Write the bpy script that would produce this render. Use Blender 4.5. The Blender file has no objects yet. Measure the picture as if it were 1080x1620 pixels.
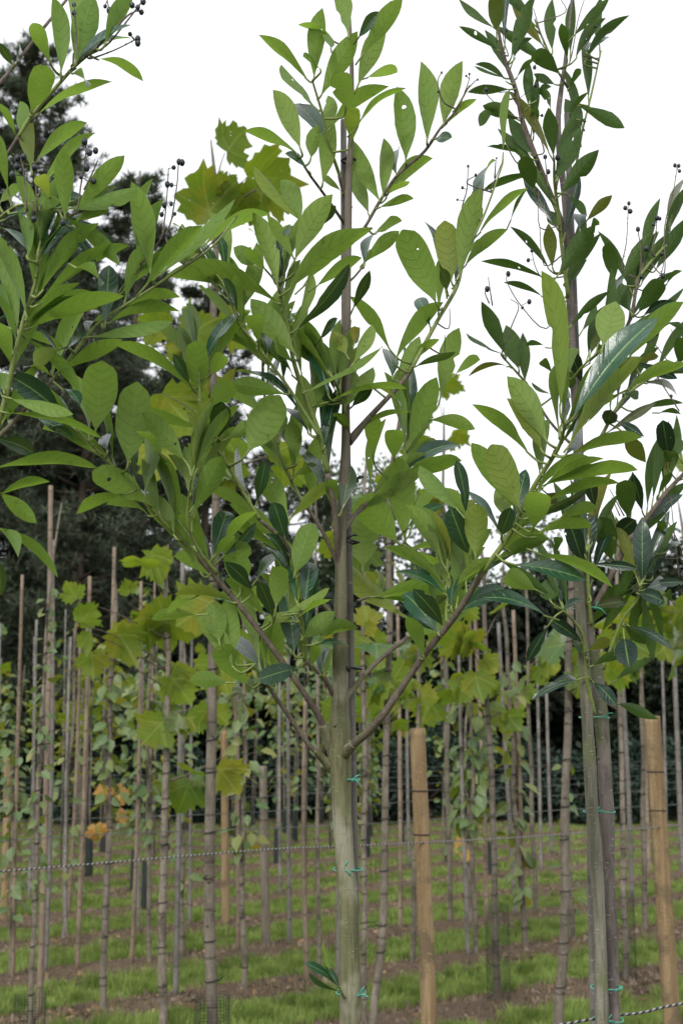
import bpy, math, random
import numpy as np
from mathutils import Vector, Matrix, noise
R = math.radians
random.seed(7)
rng = np.random.default_rng(11)
scene = bpy.context.scene
C = scene.collection

# ---------------------------------------------------------------- camera, light, exposure
CAM_H = 1.75
FPX, CX, CY = 2000.0, 540.0, 810.0
PITCH = math.atan(340 / FPX)
cam = bpy.data.cameras.new('camera'); camo = bpy.data.objects.new('camera', cam); C.objects.link(camo)
cam.sensor_fit = 'VERTICAL'; cam.sensor_height = 36; cam.sensor_width = 24
cam.lens = 36 * FPX / 1620
cam.clip_start = 0.05; cam.clip_end = 3000
camo.location = (0, 0, CAM_H); camo.rotation_euler = (R(90) + PITCH, 0, 0)
cam.dof.use_dof = True; cam.dof.focus_distance = 2.15; cam.dof.aperture_fstop = 9
scene.camera = camo
SUN_EL, SUN_AZ = R(42), R(200)          # azimuth measured clockwise from +Y (north)
w = bpy.data.worlds.new('World'); scene.world = w; w.use_nodes = True
nt = w.node_tree; nt.nodes.clear()
sky = nt.nodes.new('ShaderNodeTexSky'); sky.sky_type = 'NISHITA'; sky.sun_disc = False
sky.sun_elevation = SUN_EL; sky.sun_rotation = SUN_AZ; sky.dust_density = 5; sky.air_density = 1.0
hs = nt.nodes.new('ShaderNodeHueSaturation'); hs.inputs['Saturation'].default_value = 0.10
mxw = nt.nodes.new('ShaderNodeMixRGB'); mxw.inputs['Fac'].default_value = 0.72   # cloud layer over the clear sky
mxw.inputs['Color2'].default_value = (9.6, 9.8, 10.2, 1)
bg = nt.nodes.new('ShaderNodeBackground'); bg.inputs['Strength'].default_value = 0.11
wo = nt.nodes.new('ShaderNodeOutputWorld')
nt.links.new(sky.outputs[0], hs.inputs['Color']); nt.links.new(hs.outputs[0], mxw.inputs['Color1'])
nt.links.new(mxw.outputs[0], bg.inputs['Color']); nt.links.new(bg.outputs[0], wo.inputs['Surface'])
sl = bpy.data.lights.new('sun', 'SUN'); sl.energy = 1.5; sl.angle = R(12); sl.color = (1, .97, .92)
so = bpy.data.objects.new('sun', sl); C.objects.link(so)
sd = Vector((math.sin(SUN_AZ) * math.cos(SUN_EL), math.cos(SUN_AZ) * math.cos(SUN_EL), math.sin(SUN_EL)))
so.rotation_euler = sd.to_track_quat('Z', 'Y').to_euler(); so.location = (0, -5, 12)
vs = scene.view_settings; vs.view_transform = 'Standard'; vs.look = 'None'; vs.gamma = 1; vs.exposure = 0.44
scene.render.resolution_x = 682; scene.render.resolution_y = 1024
scene.cycles.transparent_max_bounces = 16

# ---------------------------------------------------------------- pixel rays to real places
cP, sP = math.cos(PITCH), math.sin(PITCH)
CAMP = Vector((0, 0, CAM_H))
def ray(px, py):
    a = (px - CX) / FPX; b = (CY - py) / FPX
    return Vector((a, cP - b * sP, sP + b * cP))
def P(px, py, Y):
    d = ray(px, py); return CAMP + d * (Y / d.y)
def G(px, py, z=0.0):
    d = ray(px, py); return CAMP + d * ((z - CAM_H) / d.z)
U = Vector((.8, .6, 0)); N = Vector((-.6, .8, 0))       # along / across the planting rows
ROW0, ROWS = 4.88, 1.28
def row_point(px, py, k):                                # where the ray meets the upright plane of row k
    s = ROW0 + ROWS * k; d = ray(px, py); return CAMP + d * (s / d.dot(N))

# ---------------------------------------------------------------- mesh building
class MB:
    def __init__(s): s.v = []; s.f = []; s.uv = []; s.uv2 = []; s.mi = 0; s.ms = []
    def face(s, idx, uvs=None, uv2=None):
        s.f.append(idx); s.ms.append(s.mi); s.uv.extend(uvs or [(0, 0)] * len(idx)); s.uv2.extend([uv2 or (0, 0)] * len(idx))
    def tube(s, pts, rads, sides=8, cap=True, vscale=1.0, jit=0.0, smooth=4):
        pts = [Vector(p) for p in pts]
        if smooth and len(pts) > 2: pts, rads = catmull(pts, rads, smooth)
        base = len(s.v); L = 0; prev = None; n = len(pts); Ls = []
        for i, p in enumerate(pts):
            t = (pts[min(i + 1, n - 1)] - pts[max(i - 1, 0)]).normalized()
            if prev is None:
                ref = Vector((0, 0, 1)) if abs(t.z) < .9 else Vector((0, 1, 0))
                a = t.cross(ref).normalized()
            else:
                a = (prev - t * prev.dot(t)).normalized()
            prev = a; b = t.cross(a)
            if i: L += (p - pts[i - 1]).length
            Ls.append(L)
            for k in range(sides):
                an = 2 * math.pi * k / sides
                r = rads[i]
                if jit: r *= 1 + jit * noise.noise(p * 18 + Vector((math.cos(an) * .8, math.sin(an) * .8, 0)))
                s.v.append(p + (a * math.cos(an) + b * math.sin(an)) * r)
        for i in range(n - 1):
            for k in range(sides):
                k2 = (k + 1) % sides
                q = (base + i * sides + k, base + i * sides + k2, base + (i + 1) * sides + k2, base + (i + 1) * sides + k)
                u0, u1 = k / sides, (k + 1) / sides
                s.face(q, [(u0, Ls[i] * vscale), (u1, Ls[i] * vscale), (u1, Ls[i + 1] * vscale), (u0, Ls[i + 1] * vscale)])
        if cap:
            s.face(tuple(base + k for k in range(sides))[::-1]); s.face(tuple(base + (n - 1) * sides + k for k in range(sides)))
    def ball(s, c, r, st=1.0, n=8, m=6):
        base = len(s.v)
        s.v.append(c + Vector((0, 0, r * st)))
        for i in range(1, m):
            ph = math.pi * i / m
            for k in range(n):
                th = 2 * math.pi * k / n
                s.v.append(c + Vector((r * math.sin(ph) * math.cos(th), r * math.sin(ph) * math.sin(th), r * st * math.cos(ph))))
        s.v.append(c - Vector((0, 0, r * st))); last = len(s.v) - 1
        for k in range(n): s.face((base, base + 1 + k, base + 1 + (k + 1) % n))
        for i in range(m - 2):
            for k in range(n):
                a = base + 1 + i * n + k; b = base + 1 + i * n + (k + 1) % n
                s.face((a, a + n, b + n, b))
        for k in range(n): s.face((last, base + 1 + (m - 2) * n + (k + 1) % n, base + 1 + (m - 2) * n + k))
    def build(s, name, mat, parent=None, smooth=True, mat2=None):
        me = bpy.data.meshes.new(name)
        me.from_pydata([tuple(x) for x in s.v], [], s.f)
        l = me.uv_layers.new(name='UVMap'); l.data.foreach_set('uv', np.array(s.uv, dtype=np.float32).ravel())
        l = me.uv_layers.new(name='var'); l.data.foreach_set('uv', np.array(s.uv2, dtype=np.float32).ravel())
        if smooth: me.polygons.foreach_set('use_smooth', [True] * len(me.polygons))
        me.materials.append(mat)
        if mat2: me.materials.append(mat2); me.polygons.foreach_set('material_index', s.ms)
        o = bpy.data.objects.new(name, me); C.objects.link(o)
        if parent:
            o.parent = parent; me_origin(o, parent)
        return o
def wloc(o):
    v = Vector(o.location)
    while o.parent: o = o.parent; v += Vector(o.location)
    return v
def me_origin(o, parent):      # meshes are made in world coordinates; shift them under their thing
    o.location = -wloc(parent)
def catmull(pts, rads, k):
    op, orr = [], []; n = len(pts)
    for i in range(n - 1):
        p0, p1, p2, p3 = pts[max(i - 1, 0)], pts[i], pts[i + 1], pts[min(i + 2, n - 1)]
        for j in range(k):
            t = j / k
            op.append(.5 * ((2 * p1) + (p2 - p0) * t + (2 * p0 - 5 * p1 + 4 * p2 - p3) * t * t + (3 * p1 - p0 - 3 * p2 + p3) * t ** 3))
            orr.append(rads[i] * (1 - t) + rads[i + 1] * t)
    op.append(pts[-1]); orr.append(rads[-1]); return op, orr
def fast_mesh(name, quads, mat, parent=None, var=None, uv=True):
    """quads: (n,4,3) or (n,3,3) array"""
    n, k, _ = quads.shape
    me = bpy.data.meshes.new(name)
    me.vertices.add(n * k); me.loops.add(n * k); me.polygons.add(n)
    me.vertices.foreach_set('co', quads.astype(np.float32).ravel())
    me.loops.foreach_set('vertex_index', np.arange(n * k, dtype=np.int32))
    me.polygons.foreach_set('loop_start', np.arange(0, n * k, k, dtype=np.int32))
    me.update(calc_edges=True)
    l = me.uv_layers.new(name='UVMap')
    c = np.array([(0, 0), (1, 0), (1, 1), (0, 1)][:k], dtype=np.float32)
    l.data.foreach_set('uv', np.tile(c, (n, 1)).ravel())
    l = me.uv_layers.new(name='var')
    if var is None: var = rng.random(n)
    vv = np.repeat(np.stack([var, np.zeros(n)], 1), k, axis=0).astype(np.float32)
    l.data.foreach_set('uv', vv.ravel())
    me.materials.append(mat)
    o = bpy.data.objects.new(name, me); C.objects.link(o)
    if parent: o.parent = parent; me_origin(o, parent)
    return o
def tag(o, label=None, cat=None, group=None, kind=None):
    if label: o['label'] = label
    if cat: o['category'] = cat
    if group: o['group'] = group
    if kind: o['kind'] = kind
    return o
def thing(name, loc, label, cat, group=None):
    o = bpy.data.objects.new(name, None); o.empty_display_size = .1; C.objects.link(o); o.location = loc
    return tag(o, label, cat, group)

# ---------------------------------------------------------------- materials
class NT:
    def __init__(s, name):
        s.m = bpy.data.materials.new(name); s.m.use_nodes = True; s.t = s.m.node_tree; s.t.nodes.clear()
        s.out = s.t.nodes.new('ShaderNodeOutputMaterial')
    def n(s, typ, **kw):
        x = s.t.nodes.new(typ)
        for k, v in kw.items():
            if k.startswith('i_'): x.inputs[k[2:].replace('_', ' ')].default_value = v
            else: setattr(x, k, v)
        return x
    def l(s, a, b): s.t.links.new(a, b)
    def math(s, op, a, b=None, c=None, clamp=False):
        x = s.t.nodes.new('ShaderNodeMath'); x.operation = op; x.use_clamp = clamp
        for i, q in enumerate((a, b, c)):
            if q is None: continue
            if isinstance(q, (int, float)): x.inputs[i].default_value = q
            else: s.l(q, x.inputs[i])
        return x.outputs[0]
    def mix(s, f, a, b, mode='MIX'):
        x = s.t.nodes.new('ShaderNodeMixRGB'); x.blend_type = mode
        for i, q in enumerate((f, a, b)):
            if isinstance(q, (int, float)): x.inputs[i].default_value = q
            elif isinstance(q, tuple): x.inputs[i].default_value = (*q, 1)
            else: s.l(q, x.inputs[i])
        return x.outputs[0]
    def ramp(s, f, a, b):       # smooth 0..1 between a and b
        x = s.t.nodes.new('ShaderNodeMapRange'); x.interpolation_type = 'SMOOTHSTEP'
        s.l(f, x.inputs[0]); x.inputs[1].default_value = a; x.inputs[2].default_value = b; return x.outputs[0]
    def noise(s, scale, detail=3, vec=None, rough=.55):
        x = s.t.nodes.new('ShaderNodeTexNoise'); x.inputs['Scale'].default_value = scale
        x.inputs['Detail'].default_value = detail; x.inputs['Roughness'].default_value = rough
        if vec is not None: s.l(vec, x.inputs['Vector'])
        return x.outputs[0]
    def pos(s): return s.t.nodes.new('ShaderNodeNewGeometry').outputs['Position']
    def bump(s, h, st, dist=.002):
        x = s.t.nodes.new('ShaderNodeBump'); x.inputs['Strength'].default_value = st; x.inputs['Distance'].default_value = dist
        s.l(h, x.inputs['Height']); return x.outputs[0]
    def bsdf(s, col, rough=.5, normal=None, spec=.5, coat=0):
        x = s.t.nodes.new('ShaderNodeBsdfPrincipled')
        for q, k in ((col, 'Base Color'), (rough, 'Roughness'), (spec, 'Specular IOR Level'), (coat, 'Coat Weight')):
            if isinstance(q, tuple): x.inputs[k].default_value = (*q, 1)
            elif isinstance(q, (int, float)): x.inputs[k].default_value = q
            else: s.l(q, x.inputs[k])
        x.inputs['Coat Roughness'].default_value = .18
        if normal is not None: s.l(normal, x.inputs['Normal'])
        return x.outputs[0]
    def done(s, sh): s.l(sh, s.out.inputs[0]); return s.m

def leaf_mat(name, under, under2, top, trans, tf=.42, plane=False, gl=.27):
    m = NT(name)
    uv = m.n('ShaderNodeUVMap', uv_map='UVMap'); var = m.n('ShaderNodeUVMap', uv_map='var')
    su = m.n('ShaderNodeSeparateXYZ'); m.l(uv.outputs[0], su.inputs[0])
    sv = m.n('ShaderNodeSeparateXYZ'); m.l(var.outputs[0], sv.inputs[0])
    u = m.math('SUBTRACT', m.math('MULTIPLY', su.outputs[0], 2), 1); au = m.math('ABSOLUTE', u)
    v = su.outputs[1]; rnd = sv.outputs[0]; kd = sv.outputs[1]
    pos = m.pos()
    if plane:
        vm = m.math('SUBTRACT', v, .12)
        an = m.math('ARCTAN2', au, vm)
        rad = m.math('SQRT', m.math('ADD', m.math('MULTIPLY', u, u), m.math('MULTIPLY', vm, vm)))
        mid = m.math('SUBTRACT', 1, m.ramp(au, .01, .035))
        sd_ = m.math('MULTIPLY', m.math('ABSOLUTE', m.math('SUBTRACT', an, .95)), rad)
        mid = m.math('MAXIMUM', mid, m.math('SUBTRACT', 1, m.ramp(sd_, .008, .03)))
        side = m.math('PINGPONG', m.math('ADD', m.math('MULTIPLY', v, 7), m.math('MULTIPLY', au, -5)), .5)
    else:
        mid = m.math('SUBTRACT', 1, m.ramp(au, .03, .10))
        side = m.math('PINGPONG', m.math('ADD', m.math('ADD', m.math('MULTIPLY', v, 8), m.math('MULTIPLY', m.math('POWER', au, 1.5), -1.25)), m.math('MULTIPLY', m.noise(55, 1, m.pos()), .5)), .5)
    veins = m.math('SUBTRACT', 1, m.ramp(side, .03, .13))
    n1 = m.noise(22, 3, pos); n2 = m.noise(110, 3, pos); n3 = m.noise(300, 2, pos)
    if plane: kd = m.math('ADD', kd, m.math('MULTIPLY', m.ramp(m.noise(7, 4, pos), .45, .72), .5), clamp=True)
    cu = m.mix(rnd, under, under2)
    cu = m.mix(m.math('MULTIPLY', m.ramp(n1, .4, .7), .35), cu, tuple(c * .62 for c in under))
    cu = m.mix(m.math('MULTIPLY', m.ramp(n2, .56, .72), .3), cu, tuple(c * 1.35 for c in under2))
    cu = m.mix(m.math('MULTIPLY', kd, .8), cu, (.30, .26, .035))
    cu = m.mix(m.math('MULTIPLY', veins, .32), cu, tuple(c * .45 for c in under))
    cu = m.mix(m.math('MULTIPLY', mid, .55), cu, (under[0] * 1.35, under[1] * 1.25, under[2] * 1.3) if not plane else (.32, .38, .12))
    ct = m.mix(rnd, top, tuple(min(1, c * 1.7) for c in top))
    ct = m.mix(m.math('MULTIPLY', m.ramp(n1, .4, .7), .4), ct, tuple(c * .6 for c in top))
    ct = m.mix(m.math('MULTIPLY', kd, .7), ct, (.22, .2, .04))
    ct = m.mix(m.math('MULTIPLY', veins, .25), ct, tuple(min(1, c * 1.9) for c in top))
    ct = m.mix(m.math('MULTIPLY', mid, .8), ct, (.14, .24, .06))
    spots = m.ramp(m.noise(60, 1, pos), .74, .78)                 # small brown blemishes
    cu = m.mix(m.math('MULTIPLY', spots, .7), cu, (.07, .05, .02)); ct = m.mix(m.math('MULTIPLY', spots, .5), ct, (.06, .04, .02))
    back = m.n('ShaderNodeNewGeometry').outputs['Backfacing']
    col = m.mix(back, ct, cu)
    rough = m.math('ADD', m.math('MULTIPLY', back, .24 if not plane else .1), gl if not plane else .42)
    h = m.math('ADD', m.math('MULTIPLY', veins, -.6), m.math('ADD', m.math('MULTIPLY', mid, -.8), m.math('MULTIPLY', n3, .3)))
    b = m.bsdf(col, rough, m.bump(h, .45, .0012), m.math('SUBTRACT', .55, m.math('MULTIPLY', back, .35)))
    tr = m.n('ShaderNodeBsdfTranslucent')
    tc = m.mix(m.math('MULTIPLY', kd, .8), trans, (.5, .36, .03))
    tc = m.mix(m.math('MULTIPLY', veins, .18), tc, tuple(c * .5 for c in trans))
    m.l(tc, tr.inputs[0])
    ms = m.n('ShaderNodeMixShader')
    m.l(m.math('ADD', m.math('MULTIPLY', back, tf - (.10 if not plane else tf * .8)), .10 if not plane else tf * .8), ms.inputs[0])    # the thick waxy upper face lets less light out
    m.l(b, ms.inputs[1]); m.l(tr.outputs[0], ms.inputs[2])
    hole = m.math('GREATER_THAN', m.noise(48, 1, m.pos()), .775)                 # holes eaten by insects
    tp = m.n('ShaderNodeBsdfTransparent'); mh = m.n('ShaderNodeMixShader'); m.l(hole, mh.inputs[0]); m.l(ms.outputs[0], mh.inputs[1]); m.l(tp.outputs[0], mh.inputs[2])
    return m.done(mh.outputs[0])

def bark_mat(name, a, b, c, scale=30, stretch=.25, rough=.75, bst=.6, rings=0, upper=None):
    m = NT(name); pos = m.pos()
    mp = m.n('ShaderNodeMapping'); mp.inputs['Scale'].default_value = (1, 1, stretch); m.l(pos, mp.inputs[0])
    n1 = m.noise(scale, 5, mp.outputs[0], .65); n2 = m.noise(scale * .3, 3, pos); n3 = m.noise(scale * 5, 3, mp.outputs[0])
    col = m.mix(m.ramp(n1, .36, .66), a, b)
    col = m.mix(m.ramp(n2, .5, .68), col, c)
    col = m.mix(m.math('MULTIPLY', m.ramp(n3, .5, .7), .45), col, tuple(x * .45 for x in a))
    mp2 = m.n('ShaderNodeMapping'); mp2.inputs['Scale'].default_value = (1, 1, 3.2); m.l(pos, mp2.inputs[0])
    len_ = m.ramp(m.noise(scale * 2.4, 1, mp2.outputs[0]), .66, .71)       # lenticels
    col = m.mix(m.math('MULTIPLY', len_, .55), col, tuple(min(.5, x * 1.7) for x in b))
    if upper:                       # older green bark below gives way to brown young bark above
        sz = m.n('ShaderNodeSeparateXYZ'); m.l(pos, sz.inputs[0])
        f = m.ramp(m.math('ADD', sz.outputs[2], m.math('MULTIPLY', n2, .5)), upper[0], upper[1])
        col = m.mix(f, col, m.mix(n1, upper[2], upper[3]))
    h = m.math('ADD', m.math('ADD', n1, m.math('MULTIPLY', n3, .5)), m.math('MULTIPLY', len_, .5))
    if rings:
        oi = m.n('ShaderNodeObjectInfo').outputs['Random']; col = m.mix(m.math('MULTIPLY', oi, .5), col, tuple(x * .5 for x in a)); uv = m.n('ShaderNodeUVMap', uv_map='UVMap'); su = m.n('ShaderNodeSeparateXYZ'); m.l(uv.outputs[0], su.inputs[0])
        pp = m.math('PINGPONG', m.math('MULTIPLY', su.outputs[1], rings), .5)
        rg = m.math('SUBTRACT', 1, m.ramp(pp, .015, .045))
        col = m.mix(m.math('MULTIPLY', rg, .6), col, tuple(x * .4 for x in a)); h = m.math('SUBTRACT', h, rg)
    return m.done(m.bsdf(col, rough, m.bump(h, bst, .003), .3))
def plain(name, a, b=None, rough=.6, scale=40, spec=.4):
    m = NT(name); n1 = m.noise(scale, 4, m.pos())
    return m.done(m.bsdf(m.mix(m.ramp(n1, .35, .65), a, b or tuple(x * .6 for x in a)), rough, m.bump(n1, .3), spec))

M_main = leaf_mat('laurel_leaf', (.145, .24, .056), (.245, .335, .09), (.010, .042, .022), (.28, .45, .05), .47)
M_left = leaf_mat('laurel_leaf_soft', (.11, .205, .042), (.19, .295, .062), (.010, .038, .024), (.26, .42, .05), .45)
M_right = leaf_mat('laurel_leaf_narrow', (.042, .088, .020), (.075, .13, .030), (.008, .025, .017), (.08, .155, .02), .38)  # leaf colours darkened to carry the backlit look of the right tree
M_plane = leaf_mat('plane_leaf', (.085, .16, .026), (.18, .25, .04), (.032, .08, .024), (.22, .34, .02), .46, True)
M_small = leaf_mat('lime_leaf', (.085, .14, .028), (.15, .19, .038), (.045, .085, .024), (.20, .28, .022), .4, False, .5)
M_gold = leaf_mat('autumn_leaf', (.33, .14, .035), (.36, .10, .04), (.34, .16, .035), (.45, .18, .03), .5, False, .5)
M_trunk = bark_mat('laurel_bark_green', (.075, .080, .036), (.165, .16, .085), (.25, .24, .17), 46, .09, upper=(1.85, 2.75, (.10, .082, .065), (.20, .168, .135)))
M_trunkb = bark_mat('laurel_bark_mottled', (.085, .072, .068), (.20, .17, .15), (.10, .12, .055), 24, .25)
M_trunkc = bark_mat('laurel_bark_grey', (.10, .10, .07), (.23, .21, .17), (.13, .145, .075), 40, .08)
M_twig = bark_mat('twig_brown', (.088, .068, .052), (.165, .135, .105), (.12, .11, .065), 60, .5)
M_shoot = bark_mat('green_shoot', (.15, .205, .05), (.21, .26, .075), (.13, .16, .045), 50, .5, .5, .2)
M_sap = bark_mat('sapling_bark', (.145, .122, .092), (.255, .22, .175), (.085, .072, .055), 22, .3, rings=5)
M_cane = bark_mat('bamboo_cane', (.20, .145, .10), (.31, .24, .18), (.13, .10, .075), 18, .2, .6, .3, rings=4)
M_caneg = bark_mat('grey_cane', (.165, .15, .135), (.27, .25, .23), (.11, .10, .09), 18, .2, .6, .3, rings=4)
M_post = bark_mat('stake_wood', (.185, .12, .06), (.31, .225, .125), (.14, .105, .06), 22, .04, .7, .9)
M_postg = bark_mat('weathered_wood', (.14, .12, .09), (.22, .19, .15), (.11, .095, .075), 26, .04, .8, .8)
M_berry = plain('dark_berry', (.012, .016, .022), (.03, .04, .045), .35)
M_tie = plain('green_tie', (.05, .27, .19), (.07, .34, .25), .4)
M_btie = plain('black_tie', (.012, .012, .014), None, .4)
M_guard = plain('guard_mesh', (.02, .03, .025), None, .6)
M_wire = None
def wire_mat():
    m = NT('twisted_wire'); uv = m.n('ShaderNodeUVMap', uv_map='UVMap'); su = m.n('ShaderNodeSeparateXYZ'); m.l(uv.outputs[0], su.inputs[0])
    p = m.math('FRACT', m.math('ADD', m.math('MULTIPLY', su.outputs[1], 48), su.outputs[0]))
    col = m.mix(m.ramp(p, .48, .56), (.02, .02, .02), (.28, .275, .26))
    return m.done(m.bsdf(col, .6))
M_wire = wire_mat(); M_wire2 = plain('far_wire', (.16, .16, .155), (.06, .06, .06), .6, 60)
def foliage_mat(name, a, b, t, tf=.25, ns=.9, dk=.55):
    m = NT(name); var = m.n('ShaderNodeUVMap', uv_map='var'); sv = m.n('ShaderNodeSeparateXYZ'); m.l(var.outputs[0], sv.inputs[0])
    col = m.mix(sv.outputs[0], a, b); col = m.mix(m.ramp(m.noise(ns, 3, m.pos()), .4, .65), col, tuple(x * dk for x in a))
    bs = m.bsdf(col, .55, None, .25); tr = m.n('ShaderNodeBsdfTranslucent'); tr.inputs[0].default_value = (*t, 1)
    ms = m.n('ShaderNodeMixShader'); ms.inputs[0].default_value = tf; m.l(bs, ms.inputs[1]); m.l(tr.outputs[0], ms.inputs[2])
    return m.done(ms.outputs[0])
M_pine = foliage_mat('pine_needles', (.040, .058, .036), (.11, .135, .085), (.09, .12, .06))
M_wood = foliage_mat('woodland_leaf', (.014, .028, .011), (.036, .058, .02), (.04, .07, .015), .18)
M_pale = foliage_mat('pale_leaf', (.10, .13, .10), (.17, .20, .16), (.2, .3, .12))
M_shrub = foliage_mat('blue_shrub_leaf', (.014, .032, .022), (.04, .07, .048), (.02, .05, .02), .12)
M_dark = foliage_mat('shaded_shrub_leaf', (.007, .013, .006), (.018, .028, .013), (.01, .02, .006), .06)  # deep shade beneath the pines is put into this near-black leaf colour
M_grass = foliage_mat('grass_blade', (.145, .215, .048), (.36, .43, .14), (.30, .43, .085), .38, 5, .6)
M_dry = foliage_mat('dry_grass', (.20, .16, .09), (.40, .33, .20), (.3, .26, .1), .3, 6)

# ---------------------------------------------------------------- ground
def ground():
    m = NT('nursery_ground'); pos = m.pos(); s = m.n('ShaderNodeSeparateXYZ'); m.l(pos, s.inputs[0])
    q = m.math('ADD', m.math('MULTIPLY', s.outputs[0], -.6), m.math('MULTIPLY', s.outputs[1], .8))
    wob = m.math('MULTIPLY', m.math('SUBTRACT', m.noise(1.1, 4, pos), .5), .22)
    r = m.math('PINGPONG', m.math('DIVIDE', m.math('ADD', m.math('SUBTRACT', q, ROW0), wob), ROWS), .5)
    r = m.math('MULTIPLY', r, ROWS)
    n1 = m.noise(9, 6, pos, .7); n2 = m.noise(60, 5, pos, .7); n3 = m.noise(2.2, 3, pos)
    soil = m.mix(m.ramp(n2, .35, .68), (.095, .066, .046), (.21, .155, .11))
    soil = m.mix(m.math('MULTIPLY', m.ramp(n1, .52, .66), .5), soil, (.23, .18, .12))
    gr = m.mix(m.ramp(n2, .35, .65), (.08, .11, .025), (.15, .18, .05))
    gr = m.mix(m.math('MULTIPLY', m.ramp(n3, .55, .7), .5), gr, (.14, .13, .05))
    f = m.ramp(m.math('ADD', r, m.math('MULTIPLY', m.math('SUBTRACT', n1, .5), .35)), .29, .34)
    col = m.mix(f, soil, gr)
    mat = m.done(m.bsdf(col, .95, m.bump(m.math('ADD', n1, n2), 1, .03), .1))
    xs = np.concatenate([[-1500, -300, -80, -40], np.arange(-16, 16.01, .09), [40, 80, 300, 1500]])
    ys = np.concatenate([[-400, -60, -10, 0, 3], np.arange(5.5, 20, .09), np.arange(20, 36, .4), [45, 70, 150, 500, 2500]])
    X, Y = np.meshgrid(xs, ys); q = -.6 * X + .8 * Y
    rr = np.abs(((q - ROW0) / ROWS + .5) % 1 - .5) * ROWS
    Z = .035 * np.cos(rr / ROWS * 2 * math.pi)
    zz = np.array([noise.noise(Vector((x * 1.7, y * 1.7, 0))) * .03 + noise.noise(Vector((x * 6, y * 6, 3))) * .022 for x, y in zip(X.ravel(), Y.ravel())]).reshape(X.shape)
    near = (np.abs(X) < 20) & (Y > 4) & (Y < 40)
    Z = np.where(near, Z + zz, 0)
    ny, nx = X.shape
    V = np.stack([X, Y, Z], -1).reshape(-1, 3)
    idx = np.arange(ny * nx).reshape(ny, nx)
    F = np.stack([idx[:-1, :-1], idx[:-1, 1:], idx[1:, 1:], idx[1:, :-1]], -1).reshape(-1, 4)
    me = bpy.data.meshes.new('ground'); me.from_pydata(V.tolist(), [], F.tolist())
    me.polygons.foreach_set('use_smooth', [True] * len(me.polygons)); me.materials.append(mat)
    o = bpy.data.objects.new('ground', me); C.objects.link(o); tag(o, kind='structure')
ground()
def gz(x, y):
    q = -.6 * x + .8 * y; rr = abs(((q - ROW0) / ROWS + .5) % 1 - .5) * ROWS
    return .035 * math.cos(rr / ROWS * 2 * math.pi)

VARS = []
def blades(n_tuft, per, y0, y1, hmin, hmax, wd, lo, hi, spread, seedgap=.5):
    """grass tufts on the strips between the rows, as (m,3,3) triangles"""
    u = rng.random(n_tuft * 3); Y = y0 + (y1 - y0) * u ** 1.25
    X = (rng.random(len(Y)) * 2 - 1) * (.30 * Y + .4)
    q = -.6 * X + .8 * Y
    wob = np.array([noise.noise(Vector((x * 1.3, y * 1.3, 7))) for x, y in zip(X, Y)])
    rr = np.abs(((q - ROW0 + wob * .08) / ROWS + .5) % 1 - .5) * ROWS
    keep = (rr > lo) & (rr < hi) & (wob > -seedgap); X, Y, rr = X[keep][:n_tuft], Y[keep][:n_tuft], rr[keep][:n_tuft]
    Z = .035 * np.cos(rr / ROWS * 2 * math.pi)
    m = len(X) * per
    bx = np.repeat(X, per) + rng.normal(0, spread, m); by = np.repeat(Y, per) + rng.normal(0, spread, m); bz = np.repeat(Z, per) - .02
    th = rng.random(m) * 2 * math.pi; wb = np.repeat(np.array([noise.noise(Vector((x * 5, y * 5, 1))) for x, y in zip(X, Y)]), per); h = (hmin + (hmax - hmin) * rng.random(m) ** 1.3) * np.clip(1 + wb * 1.5, .3, 2); ln = rng.random(m) * .9 * h
    a2 = rng.random(m) * 2 * math.pi; ww = wd * (.6 + .8 * rng.random(m)) * (1 + by / 25)
    B = np.stack([bx, by, bz], 1); S = np.stack([np.cos(th), np.sin(th), np.zeros(m)], 1) * ww[:, None]
    T = B + np.stack([np.cos(a2) * ln, np.sin(a2) * ln, h + .02], 1)
    tv = np.repeat(rng.random(len(X)) ** 1.2, per); VARS.append(np.clip(tv * .75 + .35 * rng.random(m), 0, 1))
    return np.stack([B - S, B + S, T], 1)
g1 = blades(30000, 10, 6.6, 13.5, .02, .07, .0048, .28, 1, .03)
g2 = blades(30000, 6, 13, 30, .03, .06, .006, .3, 1, .04)
tag(fast_mesh('grass', np.concatenate([g1, g2]), M_grass, var=np.concatenate(VARS)), 'short green grass in strips between the planted rows', 'grass', kind='stuff')
g3 = np.concatenate([blades(5000, 5, 6.6, 14, .015, .06, .003, .0, .5, .04), blades(3000, 4, 14, 28, .015, .07, .005, 0, .45, .05)])
# clods of soil and dead leaves on the bare strips
def scatter(n, y0, y1, s0, s1, flat, lo, hi):
    Y = y0 + (y1 - y0) * rng.random(n) ** 1.4; X = (rng.random(n) * 2 - 1) * (.3 * Y + .3); q = -.6 * X + .8 * Y
    rr = np.abs(((q - ROW0) / ROWS + .5) % 1 - .5) * ROWS; kp = (rr >= lo) & (rr < hi); X, Y, rr = X[kp], Y[kp], rr[kp]; n = len(X)
    c = np.stack([X, Y, .035 * np.cos(rr / ROWS * 2 * math.pi) + .006], 1); s = (s0 + (s1 - s0) * rng.random((n, 1, 1)) ** 2)
    t = np.array([[1, 0, -.3], [-.5, .87, -.3], [-.5, -.87, -.3], [0, 0, .9 * flat]], dtype=float)
    v = (t[None] + rng.normal(0, .25, (n, 4, 3)) * [1, 1, flat]) * s + c[:, None]
    return v
v = scatter(26000, 6.6, 20, .005, .035, 1, 0, .36)
clods = np.concatenate([v[:, [0, 1, 3]], v[:, [1, 2, 3]], v[:, [2, 0, 3]]])
M_clod = foliage_mat('soil_clod', (.10, .07, .05), (.24, .18, .13), (.1, .07, .05), .02, 4, .8)
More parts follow.
